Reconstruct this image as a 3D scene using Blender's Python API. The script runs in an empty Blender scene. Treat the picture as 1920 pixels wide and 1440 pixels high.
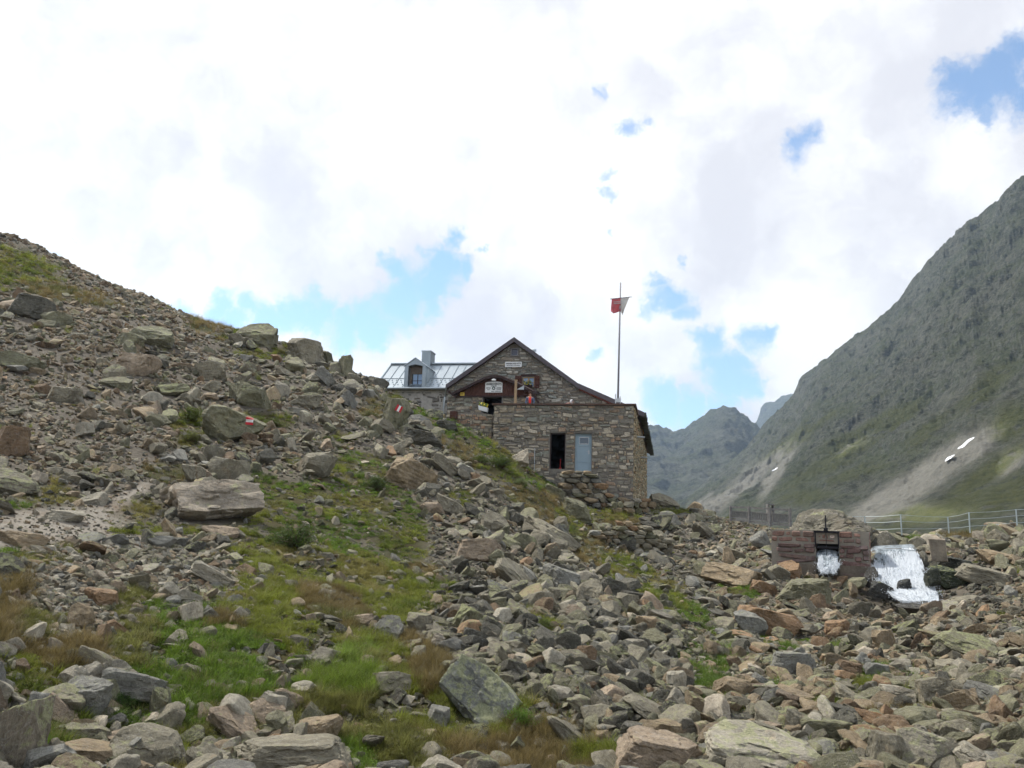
import bpy, bmesh, math, random
import numpy as np
from mathutils import Vector, Matrix, Euler
from mathutils.bvhtree import BVHTree
random.seed(7)
rng = np.random.default_rng(11)
scene = bpy.context.scene
COL = scene.collection
R_ = math.radians

# ------------------------------------------------------------------ camera
F = 1554.0
PITCH = math.atan(280/1554)
ROLL = R_(1.9)
Fw = np.array([0, math.cos(PITCH), math.sin(PITCH)])
U0 = np.array([0, -math.sin(PITCH), math.cos(PITCH)])
R0 = np.array([1.0, 0, 0])
Rt = R0*math.cos(ROLL) + U0*math.sin(ROLL)
Up = U0*math.cos(ROLL) - R0*math.sin(ROLL)

def ray(px, py):
    d = Fw*F + Rt*(px-960) + Up*(720-py)
    return d/np.linalg.norm(d)
def azel(px, py):
    d = ray(px, py)
    return math.atan2(d[0], d[1]), d[2]/math.hypot(d[0], d[1])
def proj(P):
    P = np.asarray(P, dtype=float)
    f = P@Fw; f = np.where(f < 0.05, 0.05, f)
    return 960+F*(P@Rt)/f, 720-F*(P@Up)/f
def PT(px, py, r):
    a, t = azel(px, py)
    return np.array([r*math.sin(a), r*math.cos(a), r*t])

cam_d = bpy.data.cameras.new('camera'); cam = bpy.data.objects.new('camera', cam_d); COL.objects.link(cam)
cam_d.sensor_width = 36; cam_d.lens = F/1920*36; cam_d.clip_start = 0.05; cam_d.clip_end = 12000
M = Matrix(((Rt[0], Up[0], -Fw[0], 0), (Rt[1], Up[1], -Fw[1], 0), (Rt[2], Up[2], -Fw[2], 0), (0, 0, 0, 1)))
cam.matrix_world = M
scene.camera = cam

# ------------------------------------------------------------------ noise (numpy)
def _h(i, j, k):
    n = (i*374761393 + j*668265263 + k*2147483647) & 0xffffffff
    n = ((n ^ (n >> 13))*1274126177) & 0xffffffff
    n = ((n ^ (n >> 16))*2246822519) & 0xffffffff
    return ((n ^ (n >> 15)) & 0xffffff)/float(0xffffff)
def vnoise(x, y, z=0.0):
    x, y, z = np.broadcast_arrays(np.asarray(x, float), y, z)
    xi = np.floor(x).astype(np.int64); yi = np.floor(y).astype(np.int64); zi = np.floor(z).astype(np.int64)
    fx = x-xi; fy = y-yi; fz = z-zi
    fx = fx*fx*(3-2*fx); fy = fy*fy*(3-2*fy); fz = fz*fz*(3-2*fz)
    def L(a, b, t): return a+(b-a)*t
    c = [[[_h(xi+a, yi+b, zi+d) for d in (0, 1)] for b in (0, 1)] for a in (0, 1)]
    return L(L(L(c[0][0][0], c[1][0][0], fx), L(c[0][1][0], c[1][1][0], fx), fy),
             L(L(c[0][0][1], c[1][0][1], fx), L(c[0][1][1], c[1][1][1], fx), fy), fz)*2-1
def fbm(x, y, z=0.0, o=4, g=0.5, l=2.03):
    s = 0; a = 1; t = 0
    for i in range(o):
        s = s + a*vnoise(np.asarray(x)*l**i+17.3*i, np.asarray(y)*l**i-5.1*i, np.asarray(z)*l**i+3.7*i); t += a; a *= g
    return s/t
def ridge(x, y, z=0.0, o=5, g=0.5):
    s = 0; a = 1; t = 0
    for i in range(o):
        s = s + a*(1-2*np.abs(vnoise(np.asarray(x)*2.03**i+9.3*i, np.asarray(y)*2.03**i-7.1*i, np.asarray(z)*2.03**i))); t += a; a *= g
    return s/t
def sstep(a, b, x):
    t = np.clip((x-a)/(b-a), 0, 1); return t*t*(3-2*t)

# ------------------------------------------------------------------ object helpers
def tag(o, label=None, cat=None, group=None, kind=None):
    if label: o['label'] = label
    if cat: o['category'] = cat
    if group: o['group'] = group
    if kind: o['kind'] = kind
    return o
def empty(name, loc=(0, 0, 0), rz=0.0, label=None, cat=None, group=None):
    o = bpy.data.objects.new(name, None); COL.objects.link(o)
    o.location = loc; o.rotation_euler = (0, 0, rz); o.empty_display_size = 0.3
    return tag(o, label, cat, group)
def mesh_from(name, v, f, mat=None, smooth=False):
    me = bpy.data.meshes.new(name)
    me.from_pydata([tuple(map(float, p)) for p in v], [], [tuple(map(int, q)) for q in f])
    if mat: me.materials.append(mat)
    if smooth: me.polygons.foreach_set('use_smooth', [True]*len(me.polygons))
    me.update(); return me
def link(name, me, parent=None, loc=None):
    o = bpy.data.objects.new(name, me); COL.objects.link(o)
    if parent: o.parent = parent
    if loc is not None: o.location = loc
    return o

class MB:
    def __init__(s): s.v = []; s.f = []; s.c = []
    def add(s, v, f, col=None):
        b = len(s.v); s.v += [tuple(map(float, p)) for p in v]; s.f += [tuple(b+i for i in q) for q in f]
        s.c += [col or (1, 1, 1)]*len(v); return s
    def box(s, x0, y0, z0, x1, y1, z1, col=None):
        v = [(x0, y0, z0), (x1, y0, z0), (x1, y1, z0), (x0, y1, z0), (x0, y0, z1), (x1, y0, z1), (x1, y1, z1), (x0, y1, z1)]
        return s.add(v, [(0, 3, 2, 1), (4, 5, 6, 7), (0, 1, 5, 4), (1, 2, 6, 5), (2, 3, 7, 6), (3, 0, 4, 7)], col)
    def bar(s, a, b, w, h, up=(0, 0, 1), col=None):
        a = np.array(a, float); b = np.array(b, float); d = b-a; d /= np.linalg.norm(d)
        u = np.array(up, float); sd = np.cross(d, u)
        if np.linalg.norm(sd) < 1e-5: sd = np.cross(d, (0, 1, 0))
        sd /= np.linalg.norm(sd); u = np.cross(sd, d)
        o = [sd*w/2+u*h/2, -sd*w/2+u*h/2, -sd*w/2-u*h/2, sd*w/2-u*h/2]
        v = [a+q for q in o]+[b+q for q in o]
        return s.add(v, [(0, 1, 2, 3), (7, 6, 5, 4), (0, 4, 5, 1), (1, 5, 6, 2), (2, 6, 7, 3), (3, 7, 4, 0)], col)
    def tube(s, pts, rad, n=8, col=None, cap=True):
        pts = [np.array(p, float) for p in pts]; rs = rad if hasattr(rad, '__len__') else [rad]*len(pts)
        v = []; f = []
        for i, p in enumerate(pts):
            d = pts[min(i+1, len(pts)-1)]-pts[max(i-1, 0)]; d /= np.linalg.norm(d)
            a = np.cross(d, (0, 0, 1)) if abs(d[2]) < .9 else np.cross(d, (0, 1, 0)); a /= np.linalg.norm(a); b = np.cross(a, d)
            for k in range(n):
                t = 2*math.pi*k/n; v.append(p+rs[i]*(a*math.cos(t)+b*math.sin(t)))
        for i in range(len(pts)-1):
            for k in range(n):
                q = (k+1) % n; f.append((i*n+k, i*n+q, (i+1)*n+q, (i+1)*n+k))
        if cap: f.append(tuple(range(n))[::-1]); f.append(tuple(range((len(pts)-1)*n, len(pts)*n)))
        return s.add(v, f, col)
    def prism(s, poly, y0, y1, col=None):   # poly: (x,z) list, extruded along y
        n = len(poly); v = [(x, y0, z) for x, z in poly]+[(x, y1, z) for x, z in poly]
        f = [tuple(range(n)), tuple(range(2*n-1, n-1, -1))]+[(i, n+i, n+(i+1) % n, (i+1) % n) for i in range(n)]
        return s.add(v, f, col)
    def build(s, name, mat, parent=None, smooth=False, colors=False, loc=None, bevel=0):
        me = mesh_from(name, s.v, s.f, mat, smooth)
        if colors:
            at = me.attributes.new('rc', 'FLOAT_COLOR', 'POINT')
            at.data.foreach_set('color', np.array([(c[0], c[1], c[2], 1) for c in s.c], dtype=np.float32).ravel())
        bm = bmesh.new(); bm.from_mesh(me); bmesh.ops.recalc_face_normals(bm, faces=bm.faces)
        if bevel: bmesh.ops.bevel(bm, geom=bm.edges[:]+bm.verts[:], offset=bevel, segments=1, affect='EDGES')
        bm.to_mesh(me); bm.free()
        return link(name, me, parent, loc)

# ------------------------------------------------------------------ node helpers
class NT:
    def __init__(s, nt): s.t = nt; s.n = nt.nodes; s.l = nt.links; s.n.clear()
    def new(s, typ, **kw):
        n = s.n.new(typ)
        for k, v in kw.items(): setattr(n, k, v)
        return n
    def set(s, sock, v):
        if hasattr(v, 'is_output') or isinstance(v, bpy.types.NodeSocket): s.l.new(v, sock)
        elif v is not None:
            try: sock.default_value = v
            except Exception:
                if hasattr(v, '__len__') and len(v) == 3: sock.default_value = (*v, 1)
                else: raise
    def math(s, op, a, b=None, c=None, clamp=False):
        n = s.new('ShaderNodeMath', operation=op, use_clamp=clamp)
        for i, x in enumerate((a, b, c)):
            if x is not None: s.set(n.inputs[i], x)
        return n.outputs[0]
    def vmath(s, op, a, b=None, sc=None):
        n = s.new('ShaderNodeVectorMath', operation=op); s.set(n.inputs[0], a)
        if b is not None: s.set(n.inputs[1], b)
        if sc is not None: s.set(n.inputs['Scale'], sc)
        return n.outputs[1] if op in ('DISTANCE', 'LENGTH', 'DOT_PRODUCT') else n.outputs[0]
    def noise(s, vec, scale, detail=4, rough=0.55, dist=0, col=False):
        n = s.new('ShaderNodeTexNoise'); s.set(n.inputs['Vector'], vec); n.inputs['Scale'].default_value = scale
        n.inputs['Detail'].default_value = detail; n.inputs['Roughness'].default_value = rough; n.inputs['Distortion'].default_value = dist
        return n.outputs['Color' if col else 'Fac']
    def voro(s, vec, scale, feature='F1', out='Distance', rnd=1.0):
        n = s.new('ShaderNodeTexVoronoi', feature=feature); s.set(n.inputs['Vector'], vec); n.inputs['Scale'].default_value = scale
        n.inputs['Randomness'].default_value = rnd
        return n.outputs[out]
    def ramp(s, fac, stops, interp='LINEAR'):
        n = s.new('ShaderNodeValToRGB'); s.set(n.inputs[0], fac); cr = n.color_ramp; cr.interpolation = interp
        while len(cr.elements) > 1: cr.elements.remove(cr.elements[-1])
        for i, (p, c) in enumerate(stops):
            e = cr.elements[0] if i == 0 else cr.elements.new(p)
            e.position = p; e.color = (*c, 1) if hasattr(c, '__len__') else (c, c, c, 1)
        return n.outputs[0]
    def mix(s, fac, a, b, blend='MIX'):
        n = s.new('ShaderNodeMix', data_type='RGBA', blend_type=blend, clamp_factor=True)
        s.set(n.inputs[0], fac); s.set(n.inputs[6], a if not (hasattr(a, '__len__') and len(a) == 3) else (*a, 1))
        s.set(n.inputs[7], b if not (hasattr(b, '__len__') and len(b) == 3) else (*b, 1)); return n.outputs[2]
    def mr(s, v, a, b, c=0.0, d=1.0, t='SMOOTHSTEP'):
        n = s.new('ShaderNodeMapRange', interpolation_type=t); s.set(n.inputs[0], v)
        n.inputs[1].default_value = a; n.inputs[2].default_value = b; n.inputs[3].default_value = c; n.inputs[4].default_value = d
        return n.outputs[0]
    def attr(s, name, typ='GEOMETRY', out='Color'):
        n = s.new('ShaderNodeAttribute', attribute_name=name, attribute_type=typ); return n.outputs[out]
    def bump(s, h, strength=0.5, dist=0.05, normal=None):
        n = s.new('ShaderNodeBump'); s.set(n.inputs['Height'], h); n.inputs['Strength'].default_value = strength
        s.set(n.inputs['Distance'], dist)
        if normal is not None: s.l.new(normal, n.inputs['Normal'])
        return n.outputs[0]
    def coord(s, out='Object'): return s.new('ShaderNodeTexCoord').outputs[out]
    def surf(s, base, rough=0.8, metal=0.0, normal=None, spec=0.3, alpha=None, trans=None):
        p = s.new('ShaderNodeBsdfPrincipled'); s.set(p.inputs['Base Color'], base if not (hasattr(base, '__len__') and len(base) == 3) else (*base, 1))
        s.set(p.inputs['Roughness'], rough); s.set(p.inputs['Metallic'], metal); s.set(p.inputs['Specular IOR Level'], spec)
        if normal is not None: s.l.new(normal, p.inputs['Normal'])
        if alpha is not None: s.set(p.inputs['Alpha'], alpha)
        o = s.new('ShaderNodeOutputMaterial'); s.l.new(p.outputs[0], o.inputs[0]); return p
def mat(name):
    m = bpy.data.materials.new(name); m.use_nodes = True; return m, NT(m.node_tree)
def simple(name, col, rough=0.7, metal=0.0, var=0.25, sc=3.0, bump=0.2, spec=0.3):
    m, t = mat(name); c = t.coord()
    n = t.noise(c, sc, 5, 0.6); n2 = t.noise(c, sc*9, 3, 0.6)
    lo = tuple(x*(1-var) for x in col); hi = tuple(min(1, x*(1+var)) for x in col)
    b = t.mix(t.mr(n, .3, .7), lo, hi); b = t.mix(0.35, b, t.mix(t.mr(n2, .3, .7), lo, hi))
    t.surf(b, rough, metal, t.bump(n2, bump, 0.01) if bump else None, spec); return m

# rock: tint comes from each stone ('rc'), lichen amount from 'li'
def rock_material(name, atype):
    m, t = mat(name)
    tc = t.coord('Object'); oi = t.new('ShaderNodeObjectInfo')
    rnd = oi.outputs['Random']
    off = t.new('ShaderNodeCombineXYZ'); 
    for i in range(3): t.l.new(t.math('MULTIPLY', rnd, (37.0, 61.0, 91.0)[i]), off.inputs[i])
    c = t.vmath('ADD', tc, off.outputs[0])
    base = t.attr('rc', atype); li = t.attr('li', atype, 'Fac')
    n1 = t.noise(c, 1.6, 6, 0.62); n2 = t.noise(c, 7, 6, 0.7); n3 = t.noise(c, 26, 3, 0.7)
    st = t.vmath('MULTIPLY', c, (1.2, 1.2, 7.0)); n4 = t.noise(st, 1.5, 5, 0.65, 0.6)
    v = t.mr(n1, .25, .75, .62, 1.42, 'LINEAR'); v2 = t.mr(n2, .25, .75, .68, 1.36, 'LINEAR'); v3 = t.mr(n3, .3, .7, .8, 1.2, 'LINEAR')
    v4 = t.mr(n4, .3, .7, .9, 1.11, 'LINEAR')
    k = t.math('MULTIPLY', t.math('MULTIPLY', v, v2), t.math('MULTIPLY', v3, v4))
    b = t.vmath('SCALE', base, sc=k)
    # rusty patches
    r = t.noise(c, 1.1, 4, 0.6, 0.8); b = t.mix(t.mr(r, .58, .78, 0, .30), b, t.vmath('MULTIPLY', b, (1.45, .95, .6)))
    # pale quartz veins
    w = t.noise(t.vmath('MULTIPLY', c, (1, 1, 3.5)), 2.3, 4, 0.5, 1.2)
    b = t.mix(t.mr(t.math('ABSOLUTE', t.math('SUBTRACT', w, 0.5)), 0.0, 0.018, .32, 0), b, (.42, .40, .37))
    # crustose lichen: yellow green map lichen and grey-white rosettes
    l1 = t.noise(c, 3.2, 7, 0.72); l2 = t.noise(t.vmath('ADD', c, (9, 4, 2)), 5.0, 6, 0.7)
    geo = t.new('ShaderNodeNewGeometry'); sp = t.new('ShaderNodeSeparateXYZ'); t.l.new(geo.outputs['Normal'], sp.inputs[0])
    upk = t.mr(sp.outputs[2], -0.2, 0.7, -0.12, 0.06)
    thr = t.math('ADD', t.math('ADD', l1, upk), t.math('MULTIPLY', li, 0.15))
    lm = t.mr(thr, .66, .74); lcol = t.mix(t.mr(n3, .4, .6), (.20, .215, .095), (.29, .30, .15))
    b = t.mix(t.math('MULTIPLY', lm, .62), b, lcol)
    b = t.mix(t.mr(l2, .62, .70, 0, .45), b, (.27, .28, .24))
    b = t.mix(t.mr(t.noise(t.vmath('ADD', c, (3, 7, 5)), 4.2, 5, 0.7), .62, .7, 0, .6), b, t.vmath('SCALE', b, sc=.45))
    h = t.math('ADD', t.math('MULTIPLY', n2, .7), t.math('ADD', t.math('MULTIPLY', n3, .25), t.math('MULTIPLY', n4, .22)))
    t.surf(b, .88, 0, t.bump(h, .7, .10), .25)
    return m
M_ROCK = rock_material('rock_surface', 'INSTANCER')

# ------------------------------------------------------------------ ground profile table: pixel height of the ground at each distance
TR = [6, 8, 11, 15, 20, 26, 32, 38, 44, 50, 60, 80, 120, 200]
TC = {
 -500: [1330, 1210, 1080, 950, 850, 750, 660, 590, 530, 480, 420, 350, 300, 330],
 0:    [1400, 1270, 1125, 1005, 925, 825, 740, 668, 612, 575, 530, 462, 490, 600],
 130:  [1415, 1290, 1140, 1015, 935, 835, 755, 685, 630, 590, 555, 530, 560, 660],
 250:  [1425, 1310, 1165, 1050, 955, 860, 785, 720, 665, 625, 590, 562, 600, 700],
 400:  [1440, 1325, 1185, 1070, 975, 885, 815, 752, 698, 655, 612, 640, 700, 780],
 520:  [1445, 1333, 1195, 1085, 990, 900, 835, 775, 715, 675, 652, 680, 750, 800],
 640:  [1450, 1340, 1210, 1105, 1015, 930, 862, 798, 738, 702, 705, 760, 810, 840],
 720:  [1452, 1343, 1218, 1122, 1035, 950, 880, 815, 760, 735, 745, 790, 830, 860],
 800:  [1455, 1346, 1226, 1138, 1055, 970, 895, 832, 790, 780, 785, 810, 850, 870],
 900:  [1456, 1350, 1233, 1144, 1066, 982, 912, 850, 825, 815, 815, 840, 880, 900],
 1000: [1460, 1352, 1245, 1162, 1090, 1014, 958, 922, 900, 890, 880, 880, 900, 920],
 1100: [1460, 1356, 1258, 1180, 1104, 1042, 1024, 996, 966, 955, 930, 930, 935, 945],
 1200: [1462, 1362, 1274, 1190, 1106, 1084, 1052, 1008, 972, 960, 935, 940, 950, 970],
 1320: [1465, 1370, 1294, 1202, 1160, 1114, 1068, 1018, 985, 972, 972, 975, 985, 1000],
 1450: [1470, 1376, 1308, 1242, 1180, 1120, 1070, 1025, 1000, 992, 998, 1000, 1005, 1010],
 1620: [1476, 1386, 1312, 1254, 1196, 1142, 1082, 1024, 1006, 1005, 1020, 1030, 1025, 1022],
 1780: [1478, 1390, 1314, 1256, 1198, 1146, 1085, 1028, 1010, 1010, 1025, 1035, 1032, 1028],
 1920: [1482, 1394, 1316, 1250, 1190, 1132, 1076, 1024, 1000, 990, 1015, 1035, 1036, 1032],
 2400: [1500, 1420, 1340, 1260, 1190, 1130, 1080, 1040, 1010, 1000, 1020, 1045, 1045, 1045],
}
RG = np.concatenate([[0.0], np.exp(np.linspace(math.log(0.5), math.log(320), 460))])
def col_profile(px, pys):
    az0, _ = azel(px, 1000); zs = []
    for r, py in zip(TR, pys):
        x = px
        for _ in range(6):
            a, t = azel(x, py); x += (az0-a)*F*1.0
        zs.append(r*t)
    NR = [float(np.interp(r, [6, 8, 11, 15, 20, 26, 32], [8.6, 9.7, 11.7, 15.0, 20, 26, 32])) if r < 32 else r for r in TR]
    zs = [z/r*n for z, r, n in zip(zs, TR, NR)]; z6 = zs[0]
    rr = [0, 3.0, 5.5]+NR+[400]; zz = [-1.62, -1.66, -1.66+(z6+1.66)*.5-.03]+zs+[zs[-1]+ (zs[-1]-zs[-2])*1.0]
    return az0, np.interp(RG, rr, zz)
_cols = [col_profile(px, py) for px, py in TC.items()]
_az = [c[0] for c in _cols]; _z = [c[1] for c in _cols]
_az = [-math.pi, -R_(85)]+_az+[R_(85), math.pi]
_z = [-1.62-0.06*RG, -1.62+0.30*RG*(RG < 120)+36*(RG >= 120)]+_z+[-1.62-0.01*RG, -1.62-0.06*RG]
AZG = np.concatenate([np.linspace(-math.pi, -R_(44), 70)[:-1], np.linspace(-R_(44), R_(44), 1100), np.linspace(R_(44), math.pi, 70)[1:]])
_zc = np.array(_z)
ZG = np.array([np.interp(AZG, _az, _zc[:, j]) for j in range(len(RG))])       # [r, az]
def smooth(A, n, ax):
    k = np.exp(-0.5*(np.arange(-3*n, 3*n+1)/n)**2); k /= k.sum()
    pad = [(0, 0), (0, 0)]; pad[ax] = (3*n, 3*n); P = np.pad(A, pad, mode='edge')
    return np.apply_along_axis(lambda v: np.convolve(v, k, 'valid'), ax, P)
ZG = smooth(smooth(ZG, 3, 0), 22, 1)
AA, RR = np.meshgrid(AZG, RG)
XG = RR*np.sin(AA); YG = RR*np.cos(AA)
amp = np.interp(RR, [0, 5, 15, 40, 90, 200], [0.02, .05, .12, .26, .6, 1.2])
ZG = ZG + amp*fbm(XG/2.2, YG/2.2, 0, 5, .55)*1.0 + amp*1.2*fbm(XG/9, YG/9, 4.0, 3)*sstep(8, 30, RR)
# bed of the waterfall and its pool
def azr(px, py, r): a, _ = azel(px, py); return a, r
_aw, _ = azel(1702, 1080); _bx, _by = 29.3*math.sin(_aw), 29.3*math.cos(_aw)
ZG = ZG - 0.75*np.exp(-(((XG-_bx)/1.7)**2+((YG-_by)/1.9)**2)) - .35*np.exp(-(((XG-_bx*.92)/1.6)**2+((YG-_by*.92)/1.8)**2))

def zt(x, y):
    x = np.asarray(x, float); y = np.asarray(y, float)
    a = np.arctan2(x, y); r = np.hypot(x, y)
    ia = np.clip(np.searchsorted(AZG, a)-1, 0, len(AZG)-2); ir = np.clip(np.searchsorted(RG, r)-1, 0, len(RG)-2)
    fa = (a-AZG[ia])/(AZG[ia+1]-AZG[ia]); fr = np.clip((r-RG[ir])/(RG[ir+1]-RG[ir]), 0, 1)
    return (ZG[ir, ia]*(1-fa)+ZG[ir, ia+1]*fa)*(1-fr)+(ZG[ir+1, ia]*(1-fa)+ZG[ir+1, ia+1]*fa)*fr
def hit(px, py, rmin=2.0):
    """first ground point seen at a pixel"""
    a, t = azel(px, py); rr = RG[RG > rmin]; z = zt(rr*math.sin(a), rr*math.cos(a))
    k = np.nonzero(z >= rr*t)[0]
    if len(k) == 0:
        k = [int(np.argmax(z/rr))]
    r = rr[k[0]]; return np.array([r*math.sin(a), r*math.cos(a), zt(r*math.sin(a), r*math.cos(a))]), r
def tnormal(x, y, e=0.4):
    dx = (zt(x+e, y)-zt(x-e, y))/(2*e); dy = (zt(x, y+e)-zt(x, y-e))/(2*e)
    n = np.stack([-dx, -dy, np.ones_like(dx)], -1); return n/np.linalg.norm(n, axis=-1, keepdims=True)
def visible(P, tol=0.25):
    """fraction test: is a point above the ground seen from the camera"""
    r = math.hypot(P[0], P[1]); rr = RG[(RG > 2) & (RG < r-0.3)]
    if len(rr) == 0: return True
    s = math.sin(math.atan2(P[0], P[1])); c = math.cos(math.atan2(P[0], P[1]))
    return bool(np.all(zt(rr*s, rr*c) < rr*P[2]/r + tol))

# ------------------------------------------------------------------ where grass, path and fine gravel lie (cx,cy,rx,ry,angle,colour)
# colour: g fresh green, o olive, b brown-red, l lime long grass
GR = [(560,1040,130,55,20,'o'),(700,1090,110,60,15,'o'),(640,1010,110,35,15,'g'),(250,972,48,22,0,'o'),(330,1002,70,10,0,'o'),(60,1045,70,16,0,'g'),
 (5,1140,50,60,0,'b'),(60,1165,60,25,0,'g'),(265,1160,48,40,30,'g'),(300,1195,60,25,35,'g'),(330,1235,110,50,15,'g'),(450,1250,140,80,20,'g'),(430,1190,60,35,0,'b'),
 (640,1290,80,110,30,'l'),(560,1190,140,45,20,'o'),(700,1230,90,50,40,'o'),(790,1260,28,70,-20,'b'),(840,1350,180,55,10,'o'),(960,1400,170,50,15,'b'),(1040,1428,110,25,0,'o'),
 (730,1390,120,60,0,'g'),(380,1330,150,60,0,'g'),(330,1400,60,40,0,'o'),(110,1240,75,28,-10,'b'),(70,1265,60,25,0,'o'),(160,1385,80,30,0,'o'),(95,1400,40,25,0,'g'),(480,1395,90,40,0,'g'),
 (560,925,90,32,15,'g'),(690,905,65,38,30,'g'),(640,960,80,30,15,'o'),(610,880,60,18,0,'o'),(750,1010,50,40,20,'o'),(520,1110,70,40,30,'o'),(620,1140,80,35,20,'b'),
 (880,825,60,12,20,'g'),(930,865,70,26,32,'o'),(985,900,60,18,32,'g'),(1010,940,60,26,35,'b'),(1065,975,60,16,35,'o'),(1105,1010,50,14,38,'b'),(890,850,50,18,25,'b'),
 (1180,1075,70,24,33,'o'),(1240,1115,80,26,33,'o'),(1290,1145,50,20,33,'g'),(1090,1040,40,10,35,'b'),(1330,1235,62,30,12,'g'),(1352,1285,34,36,50,'g'),(1365,1255,40,30,40,'g'),
 (1385,1107,42,10,0,'g'),(1440,1188,32,10,0,'g'),(1478,1215,26,10,-15,'g'),(1373,1192,13,9,0,'g'),(1572,1217,20,8,0,'g'),(1600,1300,62,18,-15,'o'),(1645,1282,30,20,0,'g'),
 (1705,1286,35,16,0,'g'),(1715,1322,28,10,0,'g'),(1535,1403,28,11,0,'g'),(1690,1348,60,8,0,'b'),(1450,1300,22,8,0,'g'),
 (45,500,60,28,20,'o'),(20,520,40,20,0,'o'),(100,548,110,12,12,'b'),(400,618,45,14,15,'b'),(430,628,35,8,0,'o'),(500,662,60,8,0,'o'),(355,812,32,22,0,'o'),(350,790,30,14,0,'o'),
 (315,886,40,14,0,'b'),(740,745,26,7,0,'o'),(700,765,22,14,0,'b'),(830,795,40,7,10,'g'),(790,775,40,7,0,'g'),(1130,968,60,8,5,'o'),(1170,985,50,8,0,'b'),(1725,1013,26,8,0,'g'),
 (1640,1002,40,6,0,'o'),(1800,1003,50,5,0,'b'),(25,935,36,18,0,'g'),(105,925,32,18,0,'o'),(120,965,30,6,0,'o'),(960,1010,18,6,0,'g'),(500,790,45,12,0,'o'),(580,935,60,14,0,'o'),
 (780,1075,40,14,0,'b'),(1020,1170,34,10,30,'o'),(1270,960,40,8,0,'o'),(1390,950,30,6,0,'o'),(870,935,26,10,30,'o'),(760,960,36,18,20,'g'),(1200,1320,18,8,0,'g'),(630,820,30,8,0,'o')]
PATHS = [(105,985,140,32,-3),(10,1005,110,36,0),(205,958,46,13,-20),(245,925,34,11,-25),(225,1010,60,10,0)]
GRAVEL = [(330,1085,150,50,15),(200,1060,150,38,5),(420,1120,90,45,25),(120,1110,110,45,0),(260,1130,120,45,10),(1260,1090,30,8,35),(1300,1190,60,14,30),(140,1170,70,40,0)]
def emask(px, py, E, wx=0, wy=0, edge=.35):
    m = np.zeros_like(px); gw_ = 1.12 if E is GR else 1.0
    cls = np.full(px.shape, -1)
    for i, e in enumerate(E):
        t = math.radians(e[4]); c, s = math.cos(t), math.sin(t)
        dx = px+wx-e[0]; dy = py+wy-e[1]
        q = np.hypot((dx*c+dy*s)/(e[2]*gw_), (-dx*s+dy*c)/(e[3]*gw_*(1.12 if gw_ > 1 else 1)))
        v = 1-sstep(1-edge, 1+edge, q)
        cls = np.where(v > m, i, cls); m = np.maximum(m, v)
    return m, cls
def masks(X, Y, Z):
    px, py = proj(np.stack([X, Y, Z], -1)); r = np.hypot(X, Y)
    s = np.interp(r, [5, 15, 40], [40, 26, 12])
    wx = s*fbm(X/0.9, Y/0.9, 1.0, 4); wy = s*.6*fbm(X/0.9, Y/0.9, 8.0, 4)
    front = (Y > 0.5) & (px > -150) & (px < 2070) & (r < 100) & (py < 1560)
    g, gc = emask(px, py, GR, wx, wy); p, _ = emask(px, py, PATHS, wx, wy*.7); v, _ = emask(px, py, GRAVEL, wx, wy)
    og = sstep(.05, .25, fbm(X/4, Y/4, 3.3, 4))
    g = np.where(front, g, og); p = np.where(front, p, 0); v = np.where(front, v, 0)
    br = sstep(-.48, -.16, fbm(X/1.1+3, Y/1.1, 6.0, 4)); g = g*(1-p)*(.25+.75*br)
    return g, gc, p, v
# ------------------------------------------------------------------ ground mesh
nr, na = ZG.shape
gm, gcls, pm, vm = masks(XG, YG, ZG)
V = np.stack([XG, YG, ZG], -1).reshape(-1, 3)
idx = np.arange(nr*na).reshape(nr, na)
q = np.stack([idx[1:-1, :-1], idx[1:-1, 1:], idx[2:, 1:], idx[2:, :-1]], -1).reshape(-1, 4)
me = bpy.data.meshes.new('ground')
me.vertices.add(len(V)); me.vertices.foreach_set('co', V.astype(np.float32).ravel())
me.loops.add(q.size); me.loops.foreach_set('vertex_index', q[:, ::-1].astype(np.int32).ravel())
me.polygons.add(len(q)); me.polygons.foreach_set('loop_start', (np.arange(len(q))*4).astype(np.int32))
me.polygons.foreach_set('use_smooth', np.ones(len(q), bool))
me.update(calc_edges=True); me.validate()
for nm, A in (('grass', gm), ('path', pm), ('gravel', vm)):
    at = me.attributes.new(nm, 'FLOAT', 'POINT'); at.data.foreach_set('value', A.astype(np.float32).ravel())
m, t = mat('mountain_soil')
c = t.coord('Object')
n1 = t.noise(c, .8, 6, .6); n2 = t.noise(c, 9, 6, .7); n3 = t.noise(c, 45, 3, .6); vo = t.voro(c, 11, 'F1', 'Color'); vd = t.voro(c, 11)
stone = t.mix(t.mr(n1, .3, .7), (.075, .062, .045), (.13, .108, .078)); stone = t.mix(.5, stone, t.ramp(t.new('ShaderNodeSeparateColor').outputs[0], [(0, (.08, .075, .065)), (1, (.2, .18, .15))]))
sep = [n for n in t.n if n.bl_idname == 'ShaderNodeSeparateColor'][0]; t.l.new(vo, sep.inputs[0])
gr = t.mix(t.mr(n1, .35, .65), (.035, .045, .012), (.065, .058, .022)); gr = t.mix(t.mr(n2, .4, .7), gr, (.055, .04, .018))
pa = t.mix(t.mr(n2, .3, .7), (.19, .168, .135), (.27, .245, .205)); pa = t.mix(t.mr(n1, .5, .75), pa, (.16, .12, .08)); pa = t.mix(t.mr(n3, .35, .7, 0, .25), pa, (.38, .36, .32))
gv = t.mix(t.mr(n2, .3, .7), (.15, .14, .12), (.25, .24, .21))
b = t.mix(t.attr('gravel', out='Fac'), stone, gv); b = t.mix(t.attr('path', out='Fac'), b, pa); b = t.mix(t.attr('grass', out='Fac'), b, gr)
t.surf(b, .95, 0, t.bump(t.math('ADD', n2, t.math('MULTIPLY', n3, .4)), .8, .08, None), .15)
me.materials.append(m)
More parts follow.
